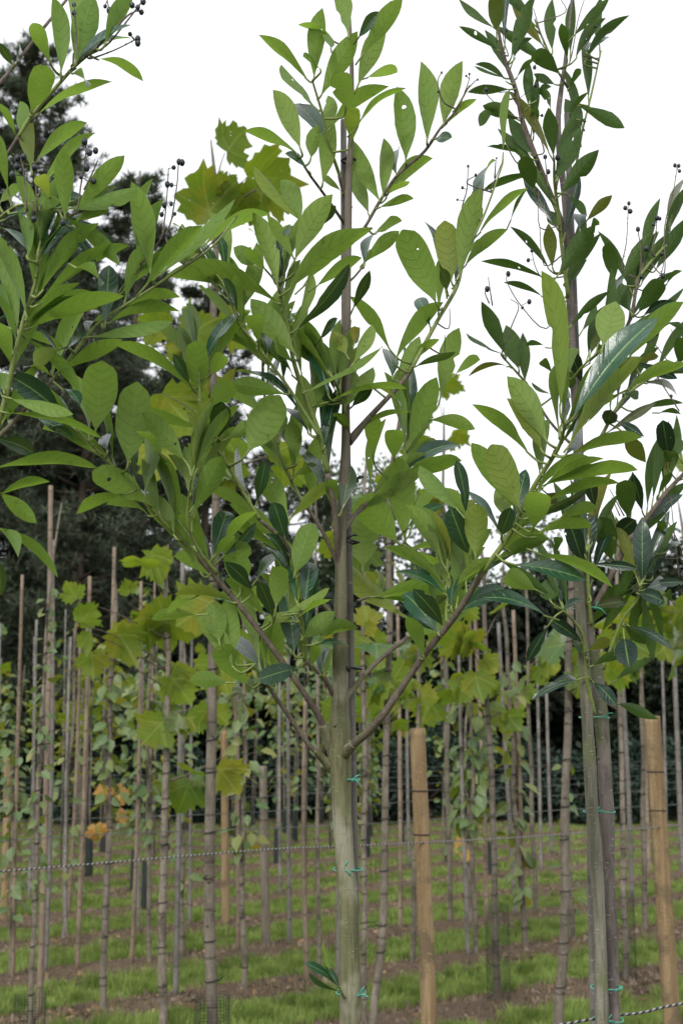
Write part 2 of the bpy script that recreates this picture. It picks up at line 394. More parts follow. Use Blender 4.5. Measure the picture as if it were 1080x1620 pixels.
tag(fast_mesh('soil_clods', clods, M_clod), 'crumbly brown soil clods along the bare strips', 'soil', kind='stuff')
v = scatter(2600, 6.6, 20, .015, .05, .35, 0, .64)
lit = np.stack([v[:, 0], v[:, 3], v[:, 1], v[:, 2]], 1)
M_lit = foliage_mat('dead_leaf', (.16, .09, .045), (.42, .30, .15), (.3, .2, .1), .2, 5, .8)
tag(fast_mesh('fallen_leaves', lit, M_lit), 'brown and straw coloured dead leaves lying on the ground', 'dead leaves', kind='stuff')
tag(fast_mesh('dry_grass', g3, M_dry), 'dry straw and weeds along the bare soil of the rows', 'dry grass', kind='stuff')

# ---------------------------------------------------------------- leaf builders
PT = [0, .06, .16, .3, .45, .6, .74, .86, .94, 1]; PW = [.05, .11, .30, .60, .86, 1, .97, .76, .44, 0]
PW2 = [.05, .12, .33, .62, .87, 1, .88, .55, .26, 0]
PW3 = [.05, .14, .42, .74, .95, 1, .98, .88, .64, .08]
def prof(t, blunt=1.0):
    if blunt > 1.5: return float(np.interp(t, PT, PW3))
    return float(np.interp(t, PT, PW)) * blunt + float(np.interp(t, PT, PW2)) * (1 - blunt)
def laurel_leaf(mb, B, T, wpx_real, side, rnd, kd=0.0, roll=None, bow=None, ns=12, Wtyp=.36, fold=.12):
    wpx_real *= .93
    ax = T - B; L = ax.length
    if L < 1e-4: return
    ax.normalize()
    view = ((B + T) / 2 - CAMP).normalized()
    n = -view; n = (n - ax * n.dot(ax)).normalized()
    W = max(wpx_real, L * Wtyp * random.uniform(.85, 1.0))
    c = max(.15, min(1, wpx_real / W))
    if wpx_real / W > .97: W = wpx_real
    phi = math.acos(c) * (random.choice((-1, 1)) if roll is None else roll)
    if side == 'u': n = -n
    # flatter leaves catch the light from above: prefer the roll that turns the top face skywards
    cand = [Matrix.Rotation(s_ * abs(phi), 3, ax) @ n for s_ in (1, -1)]
    n = max(cand, key=lambda q: q.z) if random.random() < .85 else min(cand, key=lambda q: q.z)
    s = ax.cross(n).normalized()
    up = Vector((0, 0, 1)); up = up - ax * up.dot(ax)
    hor = math.hypot(ax.x, ax.y)
    bowv = up * (L * (random.uniform(-.01, .085) if bow is None else bow) * hor) + n * L * random.uniform(.01, .05)
    base = len(mb.v); cols = (-1, -.55, 0, .55, 1)
    seed_ = random.uniform(0, 99); bite = random.uniform(.2, .9) if random.random() < .16 else 9; bside = random.choice((-1, 1))
    fo = random.uniform(.03, .42); rec = random.uniform(0, .11)
    blunt = 2 if wpx_real / L > .36 else random.random() if Wtyp > .26 else 0; wav = random.uniform(0, 6); wa = random.uniform(0, .035) * W
    for i in range(ns + 1):
        t = (i / ns); t = t * (1 + .12 * (1 - t))
        p = B + ax * (L * t) + bowv * (4 * t * (1 - t)) - n * (L * rec * t ** 3)
        pr = prof(t, blunt) * W / 2
        for cc in cols:
            nib = 1 + .05 * noise.noise(Vector((t * 9, cc * 3, seed_))) - (.55 * max(0, 1 - abs(t - bite) / .07) if cc * bside > .9 else 0)
            q = p + s * (cc * pr * nib) + n * (abs(cc) ** 1.3 * pr * fo) + n * (wa * math.sin(wav + t * 11 + cc) * abs(cc))
            mb.v.append(q)
    for i in range(ns):
        for k in range(4):
            a = base + i * 5 + k; b = a + 1
            u0, u1 = (cols[k] + 1) / 2, (cols[k + 1] + 1) / 2; v0, v1 = i / ns * (1 + .12 * (1 - i / ns)), (i + 1) / ns * (1 + .12 * (1 - (i + 1) / ns))
            mb.face((a, b, b + 5, a + 5), [(u0, v0), (u1, v0), (u1, v1), (u0, v1)], (rnd, kd))
random.seed(5)
HALF = [(.0, .0), (.14, -.08), (.34, -.12), (.37, .02), (.50, .04), (.50, .15), (.66, .22), (.62, .35), (.76, .50), (.60, .52), (.54, .63), (.42, .57), (.38, .65), (.40, .77), (.26, .79), (.21, .91), (.10, .90), (0, 1.05)]
OUT = HALF + [(-x, y) for x, y in HALF[-2:0:-1]]
def plane_leaf(mb, base, d, n, size, rnd, kd=0.0):
    """lobed leaf: base point, direction of the tip, normal, size"""
    d = d.normalized(); n = (n - d * n.dot(d)).normalized(); s = d.cross(n)
    b0 = len(mb.v); cu = random.uniform(.05, .65); fo = random.uniform(.0, .5); j = [random.uniform(.86, 1.12) for _ in OUT]
    ph = random.uniform(0, 6)
    def put(x, y):
        r2 = x * x + (y - .3) ** 2
        z = -cu * r2 + fo * abs(x) * .7 + .05 * math.sin(ph + 7 * x + 5 * y)
        mb.v.append(base + s * (x * size) + d * (y * size) + n * (z * size))
    c = (0, .22); put(*c); m = len(OUT)
    for f in (.5, 1):
        for k, (x, y) in enumerate(OUT):
            g = f * (j[k] if f == 1 and k else 1)
            put(c[0] + (x - c[0]) * g, c[1] + (y - c[1]) * g)
    def uvof(i):
        if i == 0: return (.5, c[1])
        f = .5 if i <= m else 1; x, y = OUT[(i - 1) % m]
        return (.5 + (c[0] + (x - c[0]) * f) / 2, c[1] + (y - c[1]) * f)
    for k in range(m):
        k2 = (k + 1) % m
        t = (0, 1 + k, 1 + k2); mb.face(tuple(b0 + i for i in t), [uvof(i) for i in t], (rnd, kd))
        t = (1 + k, 1 + m + k, 1 + m + k2, 1 + k2); mb.face(tuple(b0 + i for i in t), [uvof(i) for i in t], (rnd, kd))
def oval_leaf(mb, base, d, n, L, W, rnd, kd=0.0):
    d = d.normalized(); n = (n - d * n.dot(d)).normalized(); s = d.cross(n); b0 = len(mb.v)
    for t, w_ in ((0, 0), (.3, .9), (.62, .85), (1, 0)):
        c = base + d * (L * t) - n * (L * .18 * t * t)
        if w_ == 0: mb.v.append(c)
        else:
            for k in (-1, 0, 1): mb.v.append(c + s * (k * w_ * W / 2) + n * (abs(k) * W * .12))
    F = [((0, 2, 1), (.5, .5, 0)), ((0, 3, 2), (.5, 1, .5)), ((1, 2, 5, 4), (0, .5, .5, 0)), ((2, 3, 6, 5), (.5, 1, 1, .5)), ((4, 5, 7), (0, .5, .5)), ((5, 6, 7), (.5, 1, .5))]
    vv = (0, .3, .3, .3, .62, .62, .62, 1)
    for f, us in F: mb.face(tuple(b0 + i for i in f), [(u, vv[i]) for i, u in zip(f, us)], (rnd, kd))

# ---------------------------------------------------------------- the laurels
# branch: name -> (points in photo pixels, widths in pixels, depth from .. to, green from fraction)
BR = {
'M': dict(
 A=([(541,1195),(560,1178),(600,1140),(665,1040),(715,972),(760,905),(800,850),(850,770),(880,705),(893,672)], (17,15,13,11,11,11,10,9,7,5), 2.15,1.80, .55),
 B=([(527,1188),(505,1140),(470,1080),(400,985),(340,905),(285,855),(250,815),(215,768),(173,730),(120,677)], (15,12,11,10,9,8,7,6,5,3), 2.15,1.92, .52),
 C=([(527,1218),(490,1175),(455,1130),(428,1085),(405,1050)], (12,9,8,7,3), 2.15,2.05, .9),
 D=([(542,1110),(590,1055),(645,1010),(665,985)], (10,8,7,4), 2.15,2.30, .9),
 E=([(527,1100),(505,1070),(483,1045),(478,1000),(474,960)], (8,7,6,5,3), 2.15,2.03, .5),
 F=([(557,692),(585,662),(625,612),(645,588),(687,510),(717,452),(735,405),(765,340),(795,258)], (11,10,9,8,7,7,6,4,3), 2.17,2.22, .42),
 G=([(555,385),(577,357),(600,320),(627,277),(667,240),(697,203),(713,180),(742,135)], (8,6,6,6,6,5,5,3), 2.17,2.10, .9),
 H=([(550,362),(522,320),(493,280),(473,250)], (7,5,5,4), 2.17,2.02, .9),
 I=([(549,320),(535,280),(522,235),(508,180),(494,128)], (9,7,6,5,4), 2.17,2.05, .1),
 K=([(545,835),(567,810),(605,768),(640,735),(650,680)], (9,8,7,5,3), 2.16,2.34, .9),
 L=([(541,925),(538,870),(531,813),(517,747),(503,685),(480,620),(462,570),(447,500),(440,450)], (9,10,10,10,10,9,8,7,5), 2.16,1.98, .42),
 M=([(540,905),(507,833),(482,797),(460,760),(440,705),(425,655),(415,600),(415,570)], (8,7,7,6,6,5,4,3), 2.15,2.12, .35),
 M2=([(505,690),(457,617),(403,547),(380,510),(352,445)], (7,6,5,5,3), 2.06,2.0, .05),
 N=([(534,985),(507,950),(475,905),(447,860),(413,823),(387,780),(358,735),(330,690),(316,640),(315,570)], (9,9,8,8,7,7,6,6,5,3), 2.14,1.95, .5),
 O=([(344,908),(310,868),(299,830),(300,780),(303,755)], (7,6,6,5,4), 2.02,1.90, .1),
 Q=([(706,985),(709,960),(710,925),(706,900)], (6,6,5,3), 2.03,2.02, .0),
 S=([(566,950),(590,943)], (5,3), 2.18,2.25, 1),
 T=([(553,445),(560,436),(577,422),(585,395)], (5,4,4,3), 2.17,2.2, .5),
 V=([(555,700),(545,655),(535,620),(528,600)], (6,5,4,3), 2.16,2.05,.2),
 W=([(640,770),(640,830),(641,862)], (3,4,4), 2.30,2.27,.0),
),
'L': dict(
 LA=([(-75,800),(-40,740),(-5,690),(10,640),(22,570),(42,500),(57,440),(60,400)], (14,12,11,10,9,8,6,4), 1.80,1.70, .35),
 LB=([(-75,370),(-40,315),(0,260),(27,217),(50,183),(97,127),(120,100),(152,78)], (11,9,8,8,7,7,6,4), 1.80,1.72, .45),
 LC=([(-75,210),(0,130),(40,85),(70,45),(112,-8)], (8,7,6,6,5), 1.9,2.0, 1),
 LD=([(-75,440),(-20,365),(20,328),(60,318),(95,335)], (8,6,5,5,3), 1.82,1.70, .3),
 LE=([(-75,760),(0,690),(28,668),(90,597),(137,533),(167,507),(220,467),(273,433),(333,387),(372,345)], (10,9,8,6,5,5,5,5,4,3), 1.8,1.88, .3),
 LG=([(-60,500),(10,520),(30,525)], (6,5,3), 1.8,1.75,.3),
 LH=([(90,597),(145,520),(190,460),(222,420)], (3,4,4,3), 1.84,1.88,.0),
),
'R': dict(
 RA=([(899,400),(887,353),(863,290),(833,207),(817,143),(800,90),(787,42)], (11,11,10,10,9,8,5), 2.52,2.45, .95),
 RC=([(898,470),(892,400),(884,340),(878,290),(876,255)], (8,7,7,6,4), 2.5,2.38, .1),
 RD=([(940,960),(967,907),(997,853),(1027,807),(1053,777),(1095,735)], (12,11,10,9,8,6), 2.53,2.62, .95),
 RE=([(908,650),(945,590),(975,540),(1000,495),(1007,440),(1040,400),(1075,370)], (9,8,7,7,6,5,4), 2.55,2.6, .6),
 RF=([(940,1130),(934,1080),(928,1040),(920,1000),(890,965)], (7,7,6,6,4), 2.5,2.42, .1),
 RG=([(935,990),(931,940),(929,890),(928,870)], (6,6,5,4), 2.5,2.44, .0),
 RH=([(910,710),(870,665),(833,607),(806,580),(792,562)], (6,5,5,4,3), 2.55,2.5, .4),
 RJ=([(953,1060),(985,985),(1007,950),(1012,925)], (6,5,5,4), 2.5,2.45, .0),
 RK=([(905,320),(915,250),(925,200),(935,150),(950,80)], (6,5,4,4,3), 2.55,2.55,.3),
 RL=([(898,140),(880,110),(860,70),(845,30)], (5,4,4,3), 2.53,2.5,.2),
 RM=([(912,720),(950,690),(985,625),(1040,590),(1095,560)], (8,7,6,5,4), 2.55,2.65,.3),
 RN=([(1010,830),(1025,880),(1010,925)], (5,4,4), 2.55,2.5,.2),
 RO=([(905,600),(925,575),(960,545)], (5,4,3), 2.5,2.4,.2),
)}
TR = {
'M': ([(556,1760),(554,1640),(551,1450),(542,1300),(538,1190),(538,1100),(538,1000),(540,850),(543,760),(546,700),(549,500),(551,300),(556,190),(556,100),(552,20),(548,-60)], (34,33,31,28,35,26,22,17,15,14,12,12,9,7,6,5), 2.15),
'R': ([(972,1760),(968,1620),(962,1430),(958,1255),(945,1080),(930,1000),(926,900),(918,800),(910,650),(905,560),(897,400),(893,320),(882,200),(893,100),(900,40),(908,-40)], (24,24,24,23,21,21,20,17,14,13,12,11,10,7,6,4), 2.55),
'R2':([(958,1760),(952,1620),(946,1430),(935,1255),(925,1080),(917,960),(914,850)], (20,20,20,20,19,17,12), 2.50),
'L': ([(-95,1750),(-85,1400),(-80,1000),(-78,700),(-76,400),(-70,150),(-60,-60)], (44,40,36,28,20,14,8), 1.80),
}
LEAF = """
@0,0 L
290,345,275,5,95u 360,300,440,-20,150u 500,210,610,-20,90u 460,280,680,380,55u 355,300,620,118,40t 345,350,422,400,45u 240,300,150,100,85u
150,530,225,305,130u 75,640,-10,480,45u 110,650,95,480,75u 60,310,0,210,50t 75,300,110,210,50t 170,770,380,570,75u 150,800,130,600,80u
310,1030,300,700,105u 360,1010,590,740,100u 240,940,170,820,80u 80,1010,300,960,70u 0,960,80,880,50u 40,900,0,640,60u 340,1075,510,1000,60u
@0,360 L
172,320,205,-150,135u 195,310,440,-30,90u 185,365,600,70,75u 125,415,-20,20,75u 140,480,580,295,95u 55,650,-10,440,90u 80,555,-20,290,45u
0,0,130,100,40t 130,140,110,-60,60u 360,190,500,270,60u 500,455,520,165,110t 595,345,715,50,85u 715,215,650,-205,120u 690,280,950,-20,90u
740,240,1140,-110,65u 550,400,840,310,60u 430,520,825,455,75u 415,510,475,425,45t 300,610,395,505,30t 290,680,580,515,85u 290,620,185,480,20t
290,575,150,660,90u 240,700,115,650,35u 0,430,110,450,35t 45,810,350,890,75u 290,890,55,710,120t 30,880,490,990,45u 170,900,350,990,50t
20,780,10,700,60u 40,900,40,820,50u -40,1000,180,1080,90t 300,770,380,830,40t
@0,720 L
-40,70,460,45,70u 0,190,240,105,55u 0,180,165,315,85u 0,350,125,480,80u -20,340,300,560,60u -10,480,10,670,60t
@0,360 M
455,960,485,635,185u 610,1110,650,735,180u 510,1060,500,980,80t 925,780,545,530,70u 945,800,930,530,118u 900,740,820,600,60t
990,860,1110,730,110u 1040,1000,1050,830,110t 1000,700,1060,600,80u 960,960,590,855,70u 880,1110,690,880,110u 760,1080,640,960,50u 1030,1000,890,960,70u
@360,0 M
570,155,530,-20,85u 620,180,715,55,60t 640,260,825,-5,100u 620,400,735,125,110u 410,365,435,55,100u 510,200,335,110,45u 490,230,480,160,60u
440,330,360,265,30u 445,450,615,150,120u 375,375,155,155,65u 415,510,245,325,50u 345,705,225,430,110u 465,675,310,470,110t 330,730,80,620,60u
380,810,280,725,35t 395,750,420,610,80u 452,865,490,600,100u 480,640,480,460,80u 560,510,530,340,120u 490,610,740,395,80u 590,670,590,500,90u
660,370,795,330,50u 610,610,825,400,35u 540,915,465,855,28u 845,765,820,430,120u 945,665,935,305,115u 1025,590,1090,310,110u 1035,590,1180,465,45u
985,660,1060,650,55t 800,830,790,690,70t 720,950,590,680,100u 735,930,740,655,85u 670,1020,540,785,95u 745,950,945,740,70u 760,920,865,845,45u
720,985,870,930,45u 700,1110,810,1040,50u 350,1050,110,800,60u 350,1050,260,860,110u 320,1230,480,930,130u 440,1080,510,980,60t
@360,360 M
235,270,140,-60,105u 215,240,130,-20,60t 265,240,240,30,60t 315,150,190,-60,70u 285,300,650,0,130u 360,280,670,-10,80u 420,280,630,140,70u
330,480,600,190,85t 650,170,690,20,55t 650,165,815,15,80u 595,385,675,205,60t 130,180,40,100,90u 180,200,80,90,70u 240,360,-260,190,125u
320,600,115,345,130u 75,440,25,220,70u 45,410,-20,240,45t 145,540,120,400,90u 190,600,170,500,70t 310,640,220,520,60u 480,800,390,510,100t
440,530,520,430,45t 560,600,500,500,80u 600,550,620,480,60r 600,640,690,480,70u 370,780,740,575,35u 560,850,590,670,110u 555,850,690,670,90u
590,850,680,770,60t 520,770,530,650,60t 770,580,595,320,70u 780,710,760,560,80t 800,620,1000,350,85u 805,700,910,525,75u 870,650,1000,520,50u
985,350,830,15,160u 1060,250,1030,-20,130u 1040,300,1020,200,60t 960,470,900,330,80t 890,660,1080,610,40t 1010,800,1090,480,110u 860,1040,990,710,120u
395,980,350,700,110u 480,840,410,830,60u 385,980,255,840,50t 470,830,840,735,30u 680,750,850,860,30u 620,960,870,870,30u 690,1090,690,870,90u
790,1100,790,950,100u 580,980,510,870,60u 460,1040,510,880,50t 0,1000,190,900,100u 100,1060,250,800,180u 270,790,0,740,100u 330,1100,300,920,90u
250,1000,250,880,80u 960,915,1170,955,75u 890,1080,985,1010,30u
@720,360 M
495,870,465,215,105l 560,900,960,420,140t 820,620,1075,350,100u 700,560,760,355,160u 550,1020,870,610,120u 520,1080,600,900,70t 430,1010,265,720,130u
410,1060,275,815,90u 345,1070,95,820,80u 540,1080,880,985,70u 815,770,1090,640,70u 20,230,100,-175,120u 0,270,125,40,35t 0,700,100,620,45u
@0,720 M
700,230,440,75,130u 710,290,510,230,50u 600,185,370,250,60u 830,385,690,200,90u 960,570,760,290,70u 920,270,1060,0,120u 890,150,820,0,50u
905,180,880,-40,80u 1010,480,1090,240,110t 990,490,850,270,80u 1020,500,1110,370,50u 1110,700,830,655,60u 910,680,775,740,50u 935,760,720,780,60u
1110,1010,940,750,100u 1080,1080,900,1070,90u 1040,880,1010,700,110u
@360,720 M
285,290,145,60,120u 270,390,220,230,90t 140,220,180,30,70t 290,310,500,110,65u 505,270,490,100,70u 540,265,590,50,95t 320,560,400,330,120u
300,540,200,370,45t 140,590,250,460,60g 60,640,40,400,150u 230,720,250,520,95u 110,640,0,520,80t 180,770,-10,580,70u 215,770,150,600,80t
365,720,395,490,100t 315,940,290,650,120t 320,790,185,770,60l 260,750,490,640,50u 350,760,500,660,40u 355,870,510,740,100u 430,890,600,810,60u
430,900,580,890,40t 400,1000,420,900,60u 440,1040,470,910,60t 460,1040,490,930,50u 330,1010,160,1060,95t 95,1090,-60,900,120u 20,960,-10,700,120u
-20,480,145,320,60t -20,440,130,260,60u 840,400,810,5,150u 800,410,620,200,165u 640,525,640,300,165u 1090,260,910,50,90u 860,380,990,160,60u
850,350,1010,230,50t 850,770,510,500,110y 1040,640,760,420,60u 860,450,1060,425,40u 1030,660,790,530,60t 1000,850,820,640,110t 1020,810,890,650,90t
1000,840,850,690,50t 930,960,850,760,80u 1060,720,1080,560,60t 310,110,440,60,50u
@720,720 M
55,300,-60,160,70u 50,280,10,20,70t 60,470,-20,260,110t 210,370,40,130,50t 95,480,100,230,120l 290,260,80,-60,110u 300,250,170,-50,150u
240,300,215,160,100u 220,380,260,260,80t 390,160,860,65,75u 380,270,770,120,50u 340,300,650,180,50t 480,310,650,240,60u 370,390,635,320,60u
370,350,400,170,130u 280,520,625,590,90t 400,470,750,620,60u 240,480,-10,600,60u 380,640,230,560,100u 430,765,95,665,70t
@720,0 R
195,150,190,-30,85u 180,130,15,5,45u 205,240,15,125,45u 265,270,360,-10,90u 280,280,340,180,30u 245,390,115,290,30u 230,370,80,320,20u
255,425,65,430,55u 300,570,125,500,80u 200,500,100,610,60u 345,500,345,300,60u 290,370,380,270,30u 490,350,365,250,90u 470,400,370,350,50u
460,240,455,0,70u 530,280,500,100,55u 545,250,560,-20,60u 560,170,730,-10,60u 570,280,690,85,55u 615,290,795,70,55u 620,270,740,155,40t
620,250,620,200,60t 540,420,600,320,40u 580,500,805,610,75u 600,600,520,470,100u 380,480,450,410,30u 450,520,400,420,40u 545,540,630,435,30u
465,740,440,510,85u 480,850,585,620,110u 500,920,680,710,95u 375,900,320,740,90u 355,730,260,570,85u 370,650,380,490,50u 360,755,150,690,28u
400,820,120,910,45u 260,1050,340,870,22u 480,1080,440,1000,70u 540,930,625,1020,50u 620,1050,745,925,60u 640,1080,680,1040,50u 590,1090,590,1010,80t
@720,360 R
445,200,270,-10,45u 420,240,125,140,45u 415,330,228,260,35u 460,190,440,-20,75u 490,220,660,-10,110u 515,265,680,30,60u 520,330,620,150,35u
235,600,125,355,85u 300,670,240,465,110u 330,730,320,515,70u 220,600,45,515,18u 250,660,65,690,28u 430,570,335,560,25u 545,470,730,300,50u
600,490,670,370,40u 600,740,530,570,80t 460,690,390,620,50u 455,790,360,750,18u 575,800,520,680,70u 755,250,720,70,80u 790,250,930,20,75u
880,270,1020,20,70u 950,200,1090,-40,80u 870,400,980,250,100u 830,400,740,240,90u 1000,270,1080,200,30u 890,420,1020,350,50t 1000,450,1100,480,40u
640,600,690,480,50u 870,650,965,610,45u 850,640,1060,720,60t 900,740,1080,800,45t 860,870,1070,820,35u 965,880,1080,880,30u 1060,650,1090,520,90u
800,790,870,810,50u 720,940,740,870,80t 770,920,890,990,50t 800,980,890,1100,90u 1010,1080,985,930,90t 1060,1080,1060,990,60u
@720,720 R
600,890,430,770,70t 440,810,335,985,60t 450,690,430,590,100u 470,700,520,590,40t 625,930,750,870,60u 650,1000,790,950,50u 760,1070,930,970,50u
640,720,840,690,60t 630,700,510,740,30t 650,520,870,540,50t 625,515,620,270,110t 600,505,540,320,90t 740,500,690,290,110u 820,300,800,110,100u
885,265,840,90,60t 885,610,885,290,100t 935,580,970,375,110t 760,400,850,310,90t 950,390,990,310,50u 560,190,640,30,110t 430,180,500,240,80t
660,250,620,60,80t 480,460,490,380,50u 900,610,1080,600,50t 870,660,990,700,70t 900,640,1010,600,80t 1030,700,990,650,50u 800,810,930,890,80u
820,810,1030,910,40t 800,870,820,990,110t 1000,40,1020,-20,60u 960,190,1030,80,40u 1000,460,1090,410,30t 460,1080,600,1060,30t
585,1065,360,1155,40t 770,1180,936,1254,60u 654,1080,765,1194,70t 620,960,560,880,50u 650,520,560,560,40t
"""
KIND = {'u': ('u', 0), 't': ('t', 0), 'l': ('u', .16), 'g': ('t', .12), 'y': ('u', .3), 'r': ('u', 1)}
def bpts(pts, d0, d1, depth_w):
    n = len(pts); return [P(x, y, d0 + (d1 - d0) * (i / (n - 1))) for i, (x, y) in enumerate(pts)], [ww / 2 / FPX * (d0 + (d1 - d0) * i / (n - 1)) for i, ww in enumerate(depth_w)]
def tag_label(): pass
laurels = {}
SPEC = {
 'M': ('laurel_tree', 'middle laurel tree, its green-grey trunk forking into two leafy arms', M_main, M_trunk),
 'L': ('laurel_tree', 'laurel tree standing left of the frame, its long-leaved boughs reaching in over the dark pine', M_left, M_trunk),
 'R': ('laurel_tree', 'narrow-leaved laurel tree on the right, coloured dark as if backlit, with twin trunks and many berry stalks', M_right, M_trunkb)}
parsed = {'M': [], 'L': [], 'R': []}
cur = None
for ln in LEAF.strip().splitlines():
    if ln[0] == '@':
        a, own = ln[1:].split(); ox, oy = map(int, a.split(',')); continue
    for tok in ln.split():
        k = tok[-1]; bx, by, tx, ty, ww = map(float, tok[:-1].split(','))
        parsed[own].append((ox + bx / 3, oy + by / 3, ox + tx / 3, oy + ty / 3, ww / 3, k))
def nearest(own, x, y, dx, dy):
    best = None
    for nm, (pts, ws, d0, d1, gf) in BR[own].items():
        n = len(pts)
        for i in range(n - 1):
            (x0, y0), (x1, y1) = pts[i], pts[i + 1]
            vx, vy = x1 - x0, y1 - y0; t = max(0, min(1, ((x - x0) * vx + (y - y0) * vy) / (vx * vx + vy * vy)))
            qx, qy = x0 + vx * t, y0 + vy * t; dd = math.hypot(x - qx, y - qy)
            if n > 3 and i == 0: dd += 15
            if best is None or dd < best[0]: best = (dd, nm, (i + t) / (n - 1), d0 + (d1 - d0) * (i + t) / (n - 1), qx, qy)
    return best
for own in 'MLR':
    name, label, LM, TM = SPEC[own]
    pts, ws, dep = TR[own]; rp = P(*pts[0], dep); root = thing(name, (rp.x, rp.y, 0), label, 'tree')
    laurels[own] = root
    jobs = [(TR[own], TM)]
    if own == 'R': jobs.append((TR['R2'], M_trunkc))
    for (pts, ws, dep), tm in jobs:
        mb = MB(); p, r = bpts(pts, dep, dep, ws)
        p = [Vector((p[0].x, p[0].y, -.05)), Vector((p[0].x, p[0].y, .6))] + p; r = [r[0] * 1.25, r[0] * 1.05] + r
        mb.tube(p, r, 16, jit=.16, smooth=7)
        for _ in range(16 if own != 'L' else 3):          # knots and leaf scars
            i = random.randrange(2, len(p) - 5); t = random.random(); c = p[i].lerp(p[i + 1], t); rr = r[i]
            an = random.uniform(-math.pi, 0); c = c + Vector((math.cos(an), math.sin(an), 0)) * rr * .86
            mb.ball(c, rr * random.uniform(.14, .26), 1.2, 7, 5)
        mb.build('trunk', tm, root)
    brs = {}; shoots = {}; lv = {}
    for nm, (bp, ws, d0, d1, gf) in BR[own].items():
        p, r = bpts(bp, d0, d1, ws); r = [x * .9 for x in r]
        # small zigzag of a real twig
        p = [q + Vector((random.gauss(0, 1), random.gauss(0, 1), random.gauss(0, 1))) * (.0025 if 0 < i < len(p) - 1 else 0) for i, q in enumerate(p)]
        k = max(0, min(len(p) - 2, int(round(gf * (len(p) - 1)))))
        mb = MB()
        if gf >= .95: mb.tube(p, r, 9, jit=.15, smooth=5); o = mb.build('branch', M_twig, root)
        elif k == 0: mb.tube(p, r, 9, jit=.08, smooth=5); o = mb.build('branch', M_shoot, root)
        else:
            mb.tube(p[:k + 1], r[:k + 1], 9, jit=.15, smooth=5)
            for q in range(k):                             # buds / scars along the wood
                for _ in range(2):
                    t = random.random(); mb.ball(p[q].lerp(p[q + 1], t) + Vector((random.uniform(-1, 1), -.5, random.uniform(-1, 1))) * r[q] * .7, r[q] * .4, 1, 6, 4)
            o = mb.build('branch', M_twig, root)
            m2 = MB(); m2.tube(p[k:], [x * 1.02 for x in r[k:]], 9, jit=.06, smooth=5); m2.build('shoot', M_shoot, o)
        if ws[0] >= 9 and own == 'M':                      # swollen collar where the branch leaves the trunk
            m3 = MB(); dr = (p[1] - p[0]).normalized(); m3.tube([p[0] - dr * .012, p[0] + dr * .012, p[0] + dr * .03, p[0] + dr * .05], [r[0] * 1.5, r[0] * 1.32, r[0] * 1.12, r[0] * .97], 10, jit=.2, smooth=4)
            m3.build('branch_collar', M_trunk, o)
        brs[nm] = o; lv[nm] = (MB(),)
    for (bx, by, tx, ty, ww, k) in parsed[own]:
        L = math.hypot(tx - bx, ty - by); dx, dy = (tx - bx) / L, (ty - by) / L
        dd, nm, t, dep, qx, qy = nearest(own, bx - dx * 8, by - dy * 8, dx, dy)
        side, kd = KIND[k]
        kd = kd or (random.uniform(.15, .35) if random.random() < .06 else 0); off = random.uniform(-.03, .03) + (-.02 if side == 'u' and ww > 28 else .0)
        if dd > 40: off *= 1.5
        B = P(bx, by, dep + off)
        Lr = L / FPX * dep
        nat = .14 if own != 'R' else .15
        dz = random.uniform(-.25, .45) * Lr + (-1 if side == 'u' else 1) * 0.0
        if Lr < nat * .75: dz += random.choice((-1, 1)) * math.sqrt(max(0, (nat * .85) ** 2 - Lr * Lr)) * .6
        T = P(tx, ty, max(dep + off + dz, 1.3))
        fol, = lv[nm]
        laurel_leaf(fol, B, T, ww / FPX * dep, side, random.random(), kd, Wtyp={'M': .31, 'L': .28, 'R': .20}[own])
        a = P(qx, qy, dep)
        if (a - B).length < .05:
            mid = B.lerp(a, .5).lerp(B - (T - B).normalized() * ((a - B).length * .5), .6)
            fol.mi = 1; fol.tube([a, mid, B, B + (T - B) * .05], [.0022, .0019, .0017, .001], 6, smooth=3); fol.mi = 0
        else:
            e = B - (T - B).normalized() * .022; fol.mi = 1; fol.tube([e, B, B + (T - B) * .05], [.0015, .0017, .001], 6, smooth=2); fol.mi = 0
    # younger leaves that fill the crown behind the ones in front
    fillers = {'M': [('L', 13, .25), ('M', 11, .2), ('M2', 10, .1), ('N', 12, .2), ('A', 22, .38), ('B', 15, .32), ('O', 6, .2), ('K', 12, .2), ('F', 8, .5), ('V', 8, .2), ('D', 5, .5), ('E', 12, .35), ('C', 5, .6), ('Q', 7, .2), ('S', 3, .6)],
               'L': [('LA', 10, .3), ('LE', 3, .2), ('LD', 5, .2), ('LB', 3, .4), ('LG', 4, .3), ('LH', 2, .3)],
               'R': [('RA', 6, .3), ('RC', 9, .1), ('RD', 16, .2), ('RE', 13, .3), ('RM', 14, .2), ('RG', 7, .2), ('RK', 3, .3), ('RO', 5, .2), ('RL', 5, .2), ('RN', 5, .2)]}[own]
    fillers = [(a, b, c, 0) for a, b, c in fillers] + [(a, 4, .93, 1) for a in BR[own] if a not in ('LC', 'LE', 'E', 'C', 'RC', 'RE', 'F', 'RK', 'RL', 'LB', 'S', 'T', 'G', 'H', 'I', 'RH', 'RA')]
